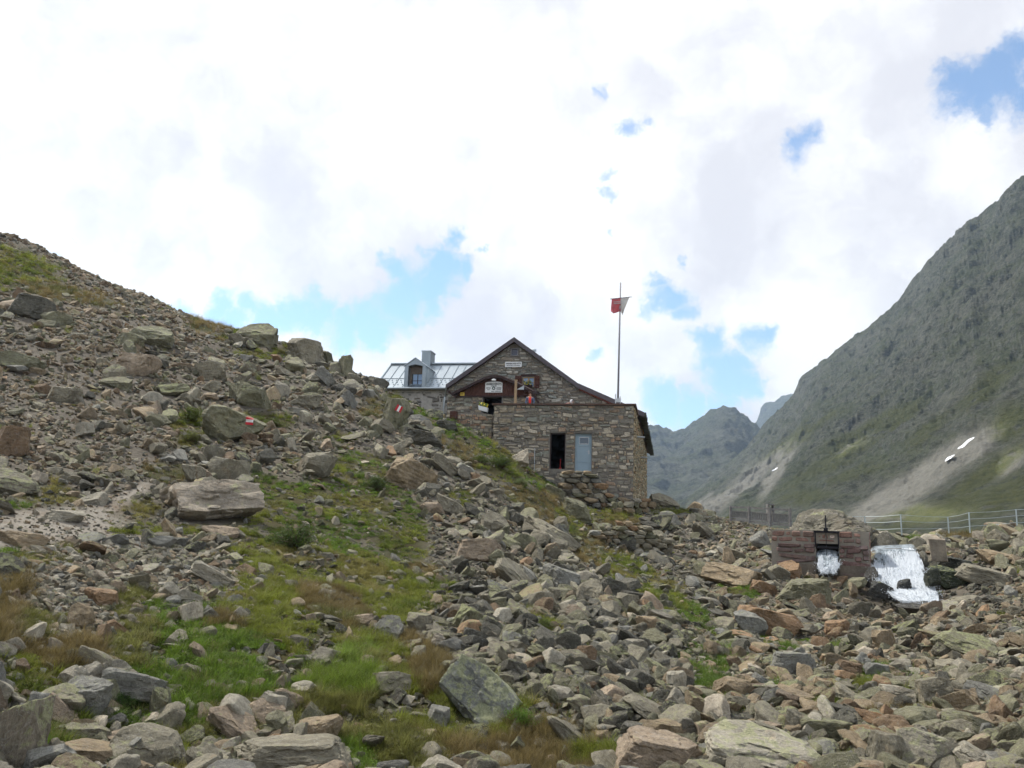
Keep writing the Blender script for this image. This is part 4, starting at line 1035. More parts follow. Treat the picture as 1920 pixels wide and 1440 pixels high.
# flue pipe on the roof
px0, pz0 = loc(1001, 662, GY+2); b = MB(); b.tube([(px0, GY+2, pz0-.5), (px0, GY+2, pz0+.10)], .10, 10); b.tube([(px0, GY+2, pz0+.13), (px0, GY+2, pz0+.22), (px0-.02, GY+2, pz0+.27)], [.17, .17, .08], 10); b.build('flue_pipe', M_ZINC, hut)
px1, pz1 = loc(1012, 670, GY+2); b = MB(); b.tube([(px1, GY+2, pz1-.6), (px1, GY+2, pz1+.03), (px1+.01, GY+2, pz1+.1)], [.09, .09, .13], 10); b.build('vent_pipe', M_DWOOD, hut)

# --- entrance porch (part of the hut)
PY = 2.6
pr = [loc(851, 738, PY), loc(912, 709, PY), loc(925, 705.5, PY), (loc(940, 706, PY)), loc(966, 717, PY), loc(1000, 734, PY)]
zb_ = loc(900, 742, PY)[1]; dx0, dx1 = loc(906, 750, PY)[0], loc(941, 750, PY)[0]; dz1 = loc(920, 745, PY)[1]; PX0 = loc(838, 760, PY)[0]
porch = None
b = MB(); xs_ = sorted([PX0, dx0, dx1, loc(1000, 742, PY)[0]-.3]); zs_ = [ZB+1, dz1-2.05, dz1, zb_+.02]
cells(b, xs_, zs_, lambda x, z: not (dx0 < x < dx1 and dz1-2.05 < z < dz1), PY, PY+.4)
b.box(PX0, PY+.4, ZB+1, PX0+.4, GY, zb_); porch = b.build('porch', M_MORT, hut)
s = MB(); masonry(s, intervals(xs_[0], xs_[-1], [(dx0-.04, dx1+.04, dz1-2.05, dz1+.03)]), ZB+1.5, zb_, FR(PY), .17, .42, seed=12); s.build('porch_stones', M_STONE, porch, colors=True)
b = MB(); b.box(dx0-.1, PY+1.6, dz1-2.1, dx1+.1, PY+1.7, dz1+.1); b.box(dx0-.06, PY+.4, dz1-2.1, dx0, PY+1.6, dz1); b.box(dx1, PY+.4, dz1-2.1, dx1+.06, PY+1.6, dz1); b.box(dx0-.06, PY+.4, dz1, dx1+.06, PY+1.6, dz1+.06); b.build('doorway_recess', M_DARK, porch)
b = MB(); b.box(dx0-.09, PY-.05, dz1-2.05, dx0, PY+.2, dz1); b.box(dx1, PY-.05, dz1-2.05, dx1+.09, PY+.2, dz1); b.box(dx0-.09, PY-.05, dz1, dx1+.09, PY+.2, dz1+.07); b.build('door_frame', simple('grey_timber', (.16, .15, .14)), porch)
# vertical board infill
b = MB(); pxs = [p[0] for p in pr]; pzs = [p[1] for p in pr]; a = loc(858, 740, PY)[0]; aend = loc(994, 740, PY)[0]
while a < aend:
    a2 = min(a+.15, aend); t0, t1 = np.interp([a, a2-.012], pxs, pzs)-.08
    if min(t0, t1) > zb_+.03:
        v = [(a, PY-.08, zb_), (a2-.012, PY-.08, zb_), (a2-.012, PY-.08, t1), (a, PY-.08, t0)]; v += [(x, PY-.03, z) for x, _, z in v]
        b.add(v, [(0, 1, 2, 3), (7, 6, 5, 4), (3, 2, 6, 7), (0, 4, 5, 1), (0, 3, 7, 4), (1, 5, 6, 2)])
    a = a2
b.build('porch_boards', M_WOOD, porch)
b = MB()
for i in range(len(pr)-1):
    (x0, z0), (x1, z1) = pr[i], pr[i+1]; v = [(x0, PY-.45, z0-.17), (x1, PY-.45, z1-.17), (x1, PY-.45, z1), (x0, PY-.45, z0)]; v += [(x, GY-.06, z+.35) for x, _, z in v]
    b.add(v, [(0, 1, 2, 3), (7, 6, 5, 4), (3, 2, 6, 7), (0, 4, 5, 1), (0, 3, 7, 4), (1, 5, 6, 2)])
b.bar((loc(1000, 733, PY)[0]-.02, PY-.35, loc(1000, 733, PY)[1]-.08), (loc(1013, 760, PY)[0], PY-.35, loc(1013, 760, PY)[1]), .14, .14)
b.bar((loc(842, 734, PY)[0], PY-.35, loc(842, 734, PY)[1]), (loc(858, 747, PY)[0], PY-.35, loc(858, 747, PY)[1]), .14, .12)
b.box(loc(858, 740, PY)[0], PY-.12, zb_-.09, loc(994, 740, PY)[0], PY-.02, zb_-.003)
b.build('porch_roof', M_DWOOD, porch)
lx, lz = loc(926, 712.5, PY-.5); b = MB(); b.tube([(lx-.13, PY-.5, lz), (lx-.05, PY-.53, lz), (lx+.05, PY-.53, lz), (lx+.13, PY-.5, lz)], [.03, .07, .07, .03], 8); b.build('porch_lamp', M_WHITE, porch)

def sign(name, x0, x1, z0, z1, ly, lab, arch=0.0, matl=None, th=.03):
    o = empty(name, HL, ALPHA, lab, 'sign'); b = MB(); n = 10
    poly = [(x0, z0), (x1, z0), (x1, z1-arch)]+[(x0+(x1-x0)*(1-i/n), z1-arch*(2*(i/n)-1)**4) for i in range(1, n)]+[(x0, z1-arch)]
    b.prism(poly, ly-th, ly); b.build('board', matl or M_WHITE, o); return o
p0, p1 = loc(909.5, 736, PY-.09), loc(942.5, 715.5, PY-.09); sy = PY-.09
sg = sign('sign', p0[0], p1[0], p0[1], p1[1], sy, 'white arched sign with black lettering and round emblem above the hut entrance', .08)
W_ = p1[0]-p0[0]; H_ = p1[1]-p0[1]; cx = (p0[0]+p1[0])/2; T = sy-.035
text_mesh('WINNEBACHSEEHÜTTE', .16, M_BLACK, sg, 'lettering', cx, T, p0[1]+H_*.70, .12, W_*.90)
text_mesh('2362 M', .11, M_BLACK, sg, 'lettering', cx, T, p0[1]+H_*.54, 0, W_*.3)
text_mesh('SEKTION', .09, M_BLACK, sg, 'lettering', cx-W_*.30, T, p0[1]+H_*.36, 0, W_*.26)
text_mesh('ALPENVEREIN', .09, M_BLACK, sg, 'lettering', cx+W_*.30, T, p0[1]+H_*.36, 0, W_*.30)
text_mesh('HOF', .08, M_BLACK, sg, 'lettering', cx-W_*.30, T, p0[1]+H_*.22, 0, W_*.13)
text_mesh('DEUTSCHER', .08, M_BLACK, sg, 'lettering', cx+W_*.30, T, p0[1]+H_*.22, 0, W_*.26)
text_mesh('IN TIROL', .09, M_BLACK, sg, 'lettering', cx+W_*.15, T, p0[1]+H_*.05, 0, W_*.55)
b = MB(); ring = []
zc_ = p0[1]+H_*.38
n = 20; v = [];
for i in range(n):
    an = 2*math.pi*i/n
    for rr_ in (.05, .105): v.append((cx+rr_*math.cos(an), T-.004, zc_+rr_*math.sin(an)))
b.add(v, [(2*i, 2*i+1, (2*i+3) % (2*n), (2*i+2) % (2*n)) for i in range(n)]); b.build('emblem', simple('dark_green_enamel', (.03, .07, .06)), sg)
p0, p1 = loc(947, 688.5, GY-.06), loc(978.5, 678.5, GY-.06)
sg2 = sign('sign', p0[0], p1[0], p0[1], p1[1], GY-.07, 'small white oblong sign with dark lettering high on the gable', 0)
W_ = p1[0]-p0[0]; H_ = p1[1]-p0[1]; cx = (p0[0]+p1[0])/2
text_mesh('WINNEBACHSEE HÜTTE', .14, M_BLACK, sg2, 'lettering', cx, GY-.105, p0[1]+H_*.52, 0, W_*.9)
text_mesh('DEUTSCHER ALPENVEREIN', .07, M_BLACK, sg2, 'lettering', cx, GY-.105, p0[1]+H_*.2, 0, W_*.8)
p0, p1 = loc(863, 742, PY-.1), loc(871, 736, PY-.1)
sg3 = sign('sign', p0[0], p1[0], p0[1], p1[1], PY-.1, 'small yellow plate at the left end of the brown porch boards', 0, M_YEL)
text_mesh('→', .08, M_BLACK, sg3, 'lettering', (p0[0]+p1[0])/2, PY-.135, p0[1]+.05, 0, .12) if False else None
b = MB(); b.box(p0[0]+.05, PY-.134, (p0[1]+p1[1])/2-.015, p1[0]-.05, PY-.13, (p0[1]+p1[1])/2+.02); b.build('lettering', M_BLACK, sg3)

# wooden post on the terrace
e = MB(); q = loc(966, 757, 1.0); q2 = loc(967.5, 713, 1.0); e.bar((q[0], 1.0, FZ+.02), (q2[0], 1.0, q2[1]), .13, .13, (0, 1, 0)); e.box(q2[0]-.085, .915, q2[1], q2[0]+.085, 1.085, q2[1]+.03)
o = e.build('post', M_LWOOD, loc=HL); o.rotation_euler.z = ALPHA; tag(o, 'pale wooden post standing on the terrace before the porch', 'post')
# bracket lamp near the post: grey box on porch roof edge
q = loc(976, 728, PY-.6); e = MB(); e.prism([(q[0]-.22, q[1]-.07), (q[0]+.2, q[1]-.09), (q[0]+.2, q[1]+.16)], PY-.62, PY-.5); o = e.build('porch_gusset', M_ZINC, porch)

# flower boxes
M_FLW = simple('yellow_petals', (.75, .62, .06), .6); M_LEAF = simple('planter_leaves', (.08, .16, .03), .7)
def planter(x0, x1, z0, h, ly, lab, box_m, rz=0.0, drop=0.0, nfl=40):
    o = empty('flower_box', HL, ALPHA, lab, 'flower box'); b = MB()
    v = [(x0, ly-.16, z0), (x1, ly-.16, z0-drop), (x1, ly+.1, z0-drop), (x0, ly+.1, z0)]; v += [(x0-.03, ly-.19, z0+h), (x1+.03, ly-.19, z0-drop+h), (x1+.03, ly+.12, z0-drop+h), (x0-.03, ly+.12, z0+h)]
    b.add(v, [(0, 3, 2, 1), (4, 5, 6, 7), (0, 1, 5, 4), (1, 2, 6, 5), (2, 3, 7, 6), (3, 0, 4, 7)]); b.build('box', box_m, o)
    rg = random.Random(int(x0*100)); bl = MB(); bf = MB()
    for i in range(nfl*3):
        t_ = rg.random(); c = Vector((x0+(x1-x0)*t_, ly-.03+rg.uniform(-.14, .12), z0-drop*t_+h+rg.uniform(.0, .26))); m_ = bf if i % 3 == 0 else bl; s_ = .035
        qq = Euler((rg.uniform(-1, 1), rg.uniform(-1, 1), rg.uniform(0, 6))).to_matrix(); m_.add([tuple(c+qq @ Vector(p)) for p in ((-s_, -s_, 0), (s_, -s_, 0), (s_, s_, 0), (-s_, s_, 0))], [(0, 1, 2, 3)])
    bl.build('leaves', M_LEAF, o); bf.build('flowers', M_FLW, o); return o
q0, q1 = loc(898.5, 765, PY-1.0), loc(914, 769, PY-1.0); planter(q0[0], q1[0], q0[1]-.12, .26, PY-1.0, 'white planter with yellow flowers on the low wall before the dark entrance', M_WHITE, drop=.14)
planter(swin[0]+.12, swin[1]-.12, swin[2]-.05, .14, GY-.22, 'dark window box with yellow flowers under the shuttered gable window', M_DWOOD, nfl=22)
# low wall left of the entrance steps carrying the planter
b = MB(); wa0, wa1 = loc(845, 800, PY-1.2)[0], loc(923, 800, PY-1.2)[0]; zt0 = q0[1]-.12-.14-.02
lw = empty('stone_wall', HL, ALPHA, 'low rough stone wall below the white planter, left of the terrace building', 'wall')
v = [(wa0, PY-1.2, 1.0), (wa1, PY-1.2, 1.0), (wa1, PY-1.2, zt0-.15), (q0[0], PY-1.2, zt0+.0), (wa0, PY-1.2, zt0-.1)]; v += [(x, PY-.7, z) for x, _, z in v]
b.add(v, [(0, 1, 2, 3, 4), (9, 8, 7, 6, 5), (0, 4, 9, 5), (4, 3, 8, 9), (3, 2, 7, 8), (2, 1, 6, 7), (1, 0, 5, 6)]); b.build('core', M_MORT, lw)
s = MB(); masonry(s, intervals(wa0, wa1, []), 2.0, zt0-.12, FR(PY-1.2), .17, .36, seed=21, cols=[(.24, .2, .15), (.2, .185, .15), (.27, .24, .19), (.25, .17, .12), (.16, .155, .13)]); s.build('stones', M_STONE, lw, colors=True)
# brown crate near the downpipe
q = loc(850, 785, PY-1.6); b = MB(); x_ = q[0]
for k in range(4): b.box(x_-.17, PY-1.8, q[1]+k*.11, x_+.2, PY-1.775, q[1]+k*.11+.1)
for sx in (-.17, .16): b.box(x_+sx, PY-1.774, q[1], x_+sx+.04, PY-1.42, q[1]+.43)
b.box(x_-.17, PY-1.42, q[1], x_+.2, PY-1.4, q[1]+.43); b.box(x_-.17, PY-1.774, q[1]-.02, x_+.2, PY-1.42, q[1]-.002)
o = b.build('crate', M_WOOD, loc=HL); o.rotation_euler.z = ALPHA; tag(o, 'brown wooden crate beside the zinc downpipe', 'crate')

# --- annex with metal roof
AY = 6.2
an = empty('annex_building', HL, ALPHA, 'annex of rounded stones in pale mortar with a blue grey metal roof and dormer', 'building')
AX0 = loc(712, 740, AY)[0]; AX1 = GX0-.02; EZ = loc(775, 727, AY-.3)[1]
SL = math.tan(R_(36)); RD = 2.75; RZ = EZ+SL*(RD+.35)
# ridge height solved from the picture
zr = loc(850, 683, AY+RD)[1]; SL = (zr-EZ)/(RD+.35); RZ = zr
print('annex', AX0, AX1, EZ, RZ, SL)
b = MB(); b.prism([(AX0, 1.0), (AX1, 1.0), (AX1, EZ-.05), (AX0, EZ-.05)], AY, AY+2*RD); b.build('wall', M_MORTL, an)
s = MB(); masonry(s, intervals(AX0, AX1, []), 2.2, EZ-.25, FR(AY), .22, .34, seed=31, cols=[(.14, .135, .125), (.17, .16, .145), (.12, .12, .115), (.20, .185, .16)], gap=.07, out=.045, fill=.72); s.build('facing_stones', M_STONE, an, colors=True)
b = MB(); RX1 = GX0+1.9; rx0 = AX0-.25
v = [(rx0, AY-.35, EZ), (AX1, AY-.35, EZ), (AX1, AY+RD, RZ), (rx0, AY+RD, RZ), (rx0, AY+2*RD+.35, EZ), (AX1, AY+2*RD+.35, EZ)]
v2 = [(x, y, z-.12) for x, y, z in v]
b.add(v+v2, [(0, 1, 2, 3), (3, 2, 5, 4), (7, 6, 9, 8), (8, 9, 10, 11), (0, 3, 9, 6), (3, 4, 10, 9), (1, 7, 8, 2), (2, 8, 11, 5), (0, 6, 7, 1), (4, 5, 11, 10)])
# ridge continues over the hut's left roof slope
v = [(AX1, AY+.9, EZ+SL*1.25), (RX1, AY+.9+1.6, EZ+SL*2.85), (RX1, AY+RD, RZ), (AX1, AY+RD, RZ)]
b.add([(AX1, AY-.35+.0, EZ+.0), (RX1+.35, AY+RD-.05, RZ-.03), (AX1, AY+RD, RZ)], [(0, 1, 2)])
ro = b.build('roof', M_ZINC, an)
b = MB()
xx = rx0+.02; 
while xx < AX1+.1:
    b.bar((xx, AY-.35, EZ+.02), (xx, AY+RD, RZ+.02), .03, .045); xx += .62
for k in range(3): b.bar((AX1+.6*k+.25, AY-.35+(RD+.35)*(.6*k+.25)/(RX1+.35-AX1), EZ+(RZ-EZ)*(.6*k+.25)/(RX1+.35-AX1)+.02), (AX1+.6*k+.25, AY+RD, RZ+.02), .03, .045)
b.bar((rx0, AY-.35+1.15, EZ+SL*1.15+.02), (AX1, AY-.35+1.15, EZ+SL*1.15+.02), .03, .03)
b.build('standing_seam', M_ZINCD, ro)
b = MB(); b.bar((rx0-.03, AY+RD, RZ+.05), (RX1+.35, AY+RD, RZ+.05), .22, .09); b.bar((rx0-.03, AY-.35, EZ-.02), (rx0-.03, AY+RD, RZ-.02), .08, .16); b.build('ridge_cap', M_ZINCD, ro)
b = MB(); b.tube([(rx0, AY-.43, EZ-.06), (AX1, AY-.43, EZ-.06)], .085, 10); b.build('gutter', M_ZINC, an)
b = MB(); x_ = AX1-.10; _a = loc(836, 728, GY-.55); _b = loc(834, 744, GY-.2); _c = loc(829.5, 783, GY-.2); b.tube([(AX1-.3, AY-.43, EZ-.1), (_a[0], GY-.55, _a[1]), (_b[0], GY-.2, _b[1]), (_c[0], GY-.2, _c[1]-.6)], .065, 8); b.build('downpipe', M_ZINC, an)
b = MB()
for row, off in ((.35, 0), (.62, .15), (.9, 0)):
    xx = rx0+.25+off
    while xx < AX1-.1: b.prism([(xx-.05, EZ+SL*row), (xx+.05, EZ+SL*row), (xx, EZ+SL*row+.09)], AY-.35+row, AY-.35+row+.04); xx += .31
b.build('snow_guards', M_ZINCD, ro)
# dormer
DYf = AY-.30; q0 = loc(757.5, 715, DYf); q1 = loc(797, 715, DYf); pk = loc(779.5, 671.5, DYf); el = loc(762, 686, DYf)[1]
dm = MB(); X0, X1, XM, PZ, EL = q0[0], q1[0], pk[0], pk[1], el; XM = (X0+X1)/2; LD = lambda z: AY-.35+(z-EZ)/SL
i0, i1 = X0+.26, X1-.22
# front frame: two pilasters and gable band
dm.box(X0, DYf, EZ+.02, i0, DYf+.5, EL); dm.box(i1, DYf, EZ+.02, X1, DYf+.5, EL)
iz = EL-.12; pzi = PZ-.42
v = [(X0, DYf, EL+.002), (i0, DYf, iz+.122), (XM, DYf, pzi), (i1, DYf, iz+.122), (X1, DYf, EL+.002), (XM, DYf, PZ)]; v += [(x, DYf+.5, z) for x, _, z in v]
dm.add(v, [(0, 1, 2, 5), (5, 2, 3, 4), (6, 11, 8, 7), (11, 10, 9, 8), (1, 7, 8, 2), (2, 8, 9, 3)])
dmo = dm.build('dormer', M_ZINCD, an)
b = MB(); ch = 0.03
for xq, s_ in ((X0, 1), (X1, -1)):
    x2 = xq+s_*ch; y2 = LD(EL)
    v = [(xq, DYf+.5, EZ), (xq, DYf+.5, EL), (xq, y2, EL), (x2, DYf+.5, EZ), (x2, DYf+.5, EL), (x2, y2, EL)]
    b.add(v, [(0, 1, 2), (5, 4, 3), (0, 3, 4, 1), (1, 4, 5, 2), (2, 5, 3, 0)])
    for k in range(1, 6):
        yk = DYf+.5+(y2-DYf-.5)*k/6; zk = EZ+SL*(yk-AY+.35); b.bar((xq-s_*.012, yk, zk), (xq-s_*.012, yk, EL), .03, .03, (1, 0, 0))
b.build('dormer_cheek', M_ZINC, dmo)
b = MB(); ov = .06; y2 = LD(EL)+.1; yp = min(LD(PZ), AY+RD)+.05
for xq in (X0-ov, X1+ov):
    zq = EL-.04; v = [(xq, DYf-.06, zq), (XM, DYf-.06, PZ+.01), (XM, yp, PZ+.01), (xq, y2, zq)]; v += [(x, y, z+.05) for x, y, z in v]
    b.add(v, [(0, 1, 2, 3), (7, 6, 5, 4), (0, 4, 5, 1), (1, 5, 6, 2), (2, 6, 7, 3), (3, 7, 4, 0)])
b.build('dormer_roof', M_ZINC, dmo)
b = MB(); yb = DYf+.42; b.box(i0, yb, EZ+.03, i0+.16, yb+.06, iz+.1); b.box(i1-.05, yb, EZ+.03, i1, yb+.06, iz+.1); b.box(i0+.16, yb, EZ+1.0, i1-.05, yb+.06, iz+.12)
v = [(i0, yb, iz+.12), (i1, yb, iz+.12), (XM, yb, pzi)]; v += [(x, yb+.06, z) for x, _, z in v]; b.add(v, [(0, 1, 2), (5, 4, 3), (0, 3, 4, 1)]); b.build('dormer_boards', simple('grey_brown_boards', (.16, .13, .11)), dmo)
b = MB(); w0, w1, wz0_, wz1_ = i0+.2, i1-.06, EZ+.1, EZ+.98; wm = (w0+w1)/2; wzm = (wz0_+wz1_)/2
for (a0, a1, c0, c1) in ((w0-.04, w0+.03, wz0_, wz1_), (w1-.03, w1+.01, wz0_, wz1_), (wm-.025, wm+.025, wz0_, wz1_)): b.box(a0, yb-.03, c0, a1, yb+.03, c1)
for (c0, c1) in ((wz0_-.06, wz0_), (wz1_, wz1_+.02)): b.box(w0-.04, yb-.03, c0, w1+.01, yb+.03, c1)
for (a0, a1) in ((w0+.03, wm-.025), (wm+.025, w1-.03)): b.box(a0, yb-.028, wzm-.02, a1, yb+.03, wzm+.02)
wo = b.build('window_frame', simple('dark_frame_paint', (.04, .045, .05)), dmo)
for (a0, a1) in ((w0+.03, wm-.025), (wm+.025, w1-.03)):
    for (c0, c1) in ((wz0_, wzm-.02), (wzm+.02, wz1_)): b = MB(); b.box(a0, yb-.01, c0, a1, yb+.01, c1); b.build('pane', M_CURT, wo)
# chimney clad in sheet metal
c0 = loc(792.5, 690, AY+RD); c1 = loc(809, 661, AY+RD); b = MB(); b.box(c0[0], AY+RD-.35, RZ-.8, c1[0]+.05, AY+RD+.75, c1[1]); ch = b.build('chimney', M_ZINCD, an); b = MB(); b.box(c0[0]-.04, AY+RD-.39, c1[1], c1[0]+.09, AY+RD+.79, c1[1]+.07); b.build('chimney_cap', M_ZINC, ch)

# --- flagpole
fy = .30; fa = loc(1158.5, 757, fy); ft = loc(1163.5, 530, fy); fp = empty('flagpole', HL, ALPHA, 'tall thin grey flagpole with a tattered red and white banner above the terrace', 'flagpole')
b = MB(); b.tube([(fa[0], fy, fa[1]-.05), ((fa[0]*.5+ft[0]*.5), fy, (fa[1]+ft[1])/2), (ft[0], fy, ft[1])], [.06, .052, .042], 10); b.build('pole', simple('grey_pole_paint', (.30, .30, .33), .6, 0, .08, 3, 0), fp, True)
b = MB()
for dx in (-.13, .13): b.box(fa[0]+dx-.025, fy-.07, fa[1]-.02, fa[0]+dx+.025, fy+.07, fa[1]+(.55 if dx < 0 else .4))
b.box(fa[0]-.15, fy-.08, fa[1]+.08, fa[0]+.17, fy-.072, fa[1]+.30); b.build('bracket', M_STEEL, fp)
k0 = loc(1144, 560.5, fy-.1); k1 = loc(1184.5, 556.5, fy-.1); b = MB(); b.tube([(k0[0], fy-.08, k0[1]), (k1[0], fy-.08, k1[1])], .018, 6); b.build('crossbar', M_DWOOD, fp)
def cloth(name, outline, m_, nx=14, nz=14):
    """outline(u) -> x range at hanging depth; built as a waving thin sheet"""
    v = []; f = []
    for j in range(nz+1):
        for i in range(nx+1):
            u_, w_ = i/nx, j/nz; x, z = outline(u_, w_); yy = fy-.08+.07*math.sin(u_*7+w_*3)*w_+.05*math.sin(w_*9+u_*2)*w_; v.append((x, yy, z))
    for j in range(nz):
        for i in range(nx): a = j*(nx+1)+i; f.append((a, a+1, a+nx+2, a+nx+1))
    me = mesh_from(name, v, f, m_, True); o = link(name, me, fp); sm_ = o.modifiers.new('thick', 'SOLIDIFY'); sm_.thickness = .006; return o
def clothmat(name, c):
    m, t = mat(name); n = t.noise(t.coord(), 3, 4, .6); b_ = t.mix(t.mr(n, .3, .7), tuple(q*.8 for q in c), c); df = t.new('ShaderNodeBsdfDiffuse'); tr = t.new('ShaderNodeBsdfTranslucent'); t.set(df.inputs[0], b_); t.set(tr.inputs[0], b_)
    mx = t.new('ShaderNodeMixShader'); mx.inputs[0].default_value = .4; t.l.new(df.outputs[0], mx.inputs[1]); t.l.new(tr.outputs[0], mx.inputs[2]); o_ = t.new('ShaderNodeOutputMaterial'); t.l.new(mx.outputs[0], o_.inputs[0]); return m
pc = [loc(x, y, fy-.08) for x, y in ((1147, 560.5), (1163.5, 559), (1180, 557.5), (1145, 583), (1150.5, 588.5), (1158, 585), (1163.5, 583.5), (1169, 584), (1167.5, 591))]
def red(u_, w_):
    top = np.array(pc[0])*(1-u_)+np.array(pc[1])*u_
    bx = np.interp(u_, [0, .3, .7, 1], [pc[3][0], pc[4][0], pc[5][0], pc[6][0]]); bz = np.interp(u_, [0, .3, .7, 1], [pc[3][1], pc[4][1], pc[5][1], pc[6][1]]); return top[0]*(1-w_)+bx*w_, top[1]*(1-w_)+bz*w_
def whi(u_, w_):
    top = np.array(pc[1])*(1-u_)+np.array(pc[2])*u_
    bx = np.interp(u_, [0, .6, 1], [pc[6][0], pc[8][0], pc[7][0]]); bz = np.interp(u_, [0, .6, 1], [pc[6][1], pc[8][1], pc[7][1]]); return top[0]*(1-w_)+bx*w_, top[1]*(1-w_)+bz*w_
fo = cloth('flag', red, clothmat('red_cloth', (.72, .24, .27))); tag(fo, 'red half of the banner')
f2 = cloth('flag', whi, clothmat('white_cloth', (.85, .83, .80))); tag(f2, 'greyish white half of the banner')
b = MB()
for z_, l_ in ((.33, .62), (.24, .58)):
    x_ = pc[0][0]+.12; b.box(x_, fy-.20, pc[0][1]-z_, x_+l_*.8, fy-.192, pc[0][1]-z_+.045)
b.build('banner_stripes', clothmat('stripe_cloth', (.7, .68, .68)), fo)

# --- people on the terrace
M_SKIN = simple('skin', (.42, .24, .17), .6, 0, .08, 6, 0); M_HAIR = simple('brown_hair', (.07, .03, .018), .7); M_JKT = simple('slate_blue_jacket', (.10, .13, .20), .8); M_TOP = simple('orange_red_top', (.72, .06, .04), .8); M_TRS = simple('dark_trousers', (.04, .045, .05), .8)
M_CAP = simple('white_cap', (.7, .7, .72), .7); M_SHIRT = simple('pink_white_checked_shirt', (.50, .16, .18), .8, 0, .5, 9, 0)
def skin_body(name, J, E, Rd, m_, parent, sub=2):
    me = bpy.data.meshes.new(name); me.from_pydata(J, E, []); me.materials.append(m_); o = link(name, me, parent)
    md = o.modifiers.new('skin', 'SKIN'); me_s = me.skin_vertices[0] if me.skin_vertices else None
    if not me.skin_vertices:
        bm = bmesh.new(); bm.from_mesh(me); bm.verts.layers.skin.verify(); bm.to_mesh(me); bm.free()
    for i, r in enumerate(Rd): me.skin_vertices[0].data[i].radius = r if hasattr(r, '__len__') else (r, r)
    me.skin_vertices[0].data[0].use_root = True; md.use_smooth_shade = True; s_ = o.modifiers.new('sub', 'SUBSURF'); s_.levels = s_.render_levels = sub
    return o
def lathe_ball(mb, c, r, n=12, m_=8, keep=lambda p: True):
    v = []; f = []
    for j in range(m_+1):
        ph = math.pi*j/m_
        for i in range(n): th_ = 2*math.pi*i/n; v.append((c[0]+r[0]*math.sin(ph)*math.cos(th_), c[1]+r[1]*math.sin(ph)*math.sin(th_), c[2]+r[2]*math.cos(ph)))
    for j in range(m_):
        for i in range(n):
            q = (j*n+i, j*n+(i+1) % n, (j+1)*n+(i+1) % n, (j+1)*n+i)
            if keep(np.mean([v[k] for k in q], 0)): f.append(q)
    return mb.add(v, f)
def person(x, y, z, rz, lab, top_m, jk_m, head_fwd=0.0, lean=0.0, cap=False, H=1.66):
    p = empty('person', HL, ALPHA, lab, 'person'); inner = Matrix.Translation((x, y, z)) @ Matrix.Rotation(rz, 4, 'Z')
    def X(q): return tuple(inner @ Vector(q))
    def Lx(h): return -lean*max(0, h-.9)   # lean towards -y
    def J3(a, b_, h): return X((a, b_+Lx(h), h if lean == 0 else .9+(h-.9)*math.sqrt(max(.05, 1-min(.95, lean)**2)) if h > .9 else h))
    J = [J3(0, 0, .93), J3(0, .0, 1.12), J3(0, 0, 1.36), J3(0, -.01, 1.45), J3(0, -.03-head_fwd, 1.53), J3(0, -.03-head_fwd, 1.62),
         J3(.17, 0, 1.36), J3(.24, -.03, 1.10), J3(.20, -.20, .92), J3(.16, -.27, .90), J3(-.17, 0, 1.36), J3(-.24, -.03, 1.10), J3(-.20, -.20, .92), J3(-.16, -.27, .90),
         J3(.09, 0, .86), J3(.10, -.02, .48), J3(.10, .02, .09), J3(.11, -.13, .04), J3(-.09, 0, .86), J3(-.10, -.02, .48), J3(-.10, .02, .09), J3(-.11, -.13, .04)]
    E = [(0, 1), (1, 2), (2, 3), (3, 4), (4, 5), (2, 6), (6, 7), (7, 8), (8, 9), (2, 10), (10, 11), (11, 12), (12, 13), (0, 14), (14, 15), (15, 16), (16, 17), (0, 18), (18, 19), (19, 20), (20, 21)]
    Rd = [(.14, .10), (.12, .09), (.13, .09), .05, .085, .08, .06, .043, .032, .03, .06, .043, .032, .03, .09, .06, .045, .04, .09, .06, .045, .04]
    skin_body('body', J, E, Rd, M_SKIN, p)
    sel = [0, 1, 2, 6, 7, 8, 10, 11, 12]; mp = {k: i for i, k in enumerate(sel)}
    skin_body('jacket', [J[k] for k in sel], [(mp[a], mp[b_]) for a, b_ in E if a in mp and b_ in mp], [(.155, .115), (.14, .11), (.15, .105), .075, .058, .045, .075, .058, .045], jk_m, p)
    sel = [0, 14, 15, 16, 18, 19, 20]; mp = {k: i for i, k in enumerate(sel)}
    skin_body('trousers', [J[k] for k in sel], [(mp[a], mp[b_]) for a, b_ in E if a in mp and b_ in mp], [(.15, .11), .105, .075, .06, .105, .075, .06], M_TRS, p)
    hd = Vector(J[4])*.35+Vector(J[5])*.65; b_ = MB(); f_ = inner.to_3x3() @ Vector((0, -1, 0))
    lathe_ball(b_, tuple(hd+Vector((0, 0, .015))-f_*.02), (.105, .115, .125), 14, 10, lambda q: (Vector(q)-hd).dot(f_) < .035 or q[2] > hd.z+.075)
    if cap:
        b_.build('cap', M_CAP, p, True)
    else:
        lathe_ball(b_, tuple(hd+Vector((0, 0, -.09))-f_*.07), (.10, .06, .13), 10, 8); b_.build('hair', M_HAIR, p, True)
    nb = MB(); lathe_ball(nb, tuple(hd+f_*.095+Vector((0, 0, -.01))), (.014, .02, .02), 6, 6); nb.build('nose', M_SKIN, p, True)
    eb = MB()
    for sx in (-.032, .032): lathe_ball(eb, tuple(hd+f_*.083+inner.to_3x3() @ Vector((sx, 0, .022))), (.011, .008, .008), 6, 6)
    eb.build('eyes', M_BLACK, p, True); mb_ = MB(); lathe_ball(mb_, tuple(hd+f_*.085+Vector((0, 0, -.05))), (.022, .008, .007), 8, 6); mb_.build('mouth', M_RED, p, True)
    tp = MB(); c_ = inner @ Vector((0, -.085+Lx(1.2), 1.18)); r3 = inner.to_3x3()
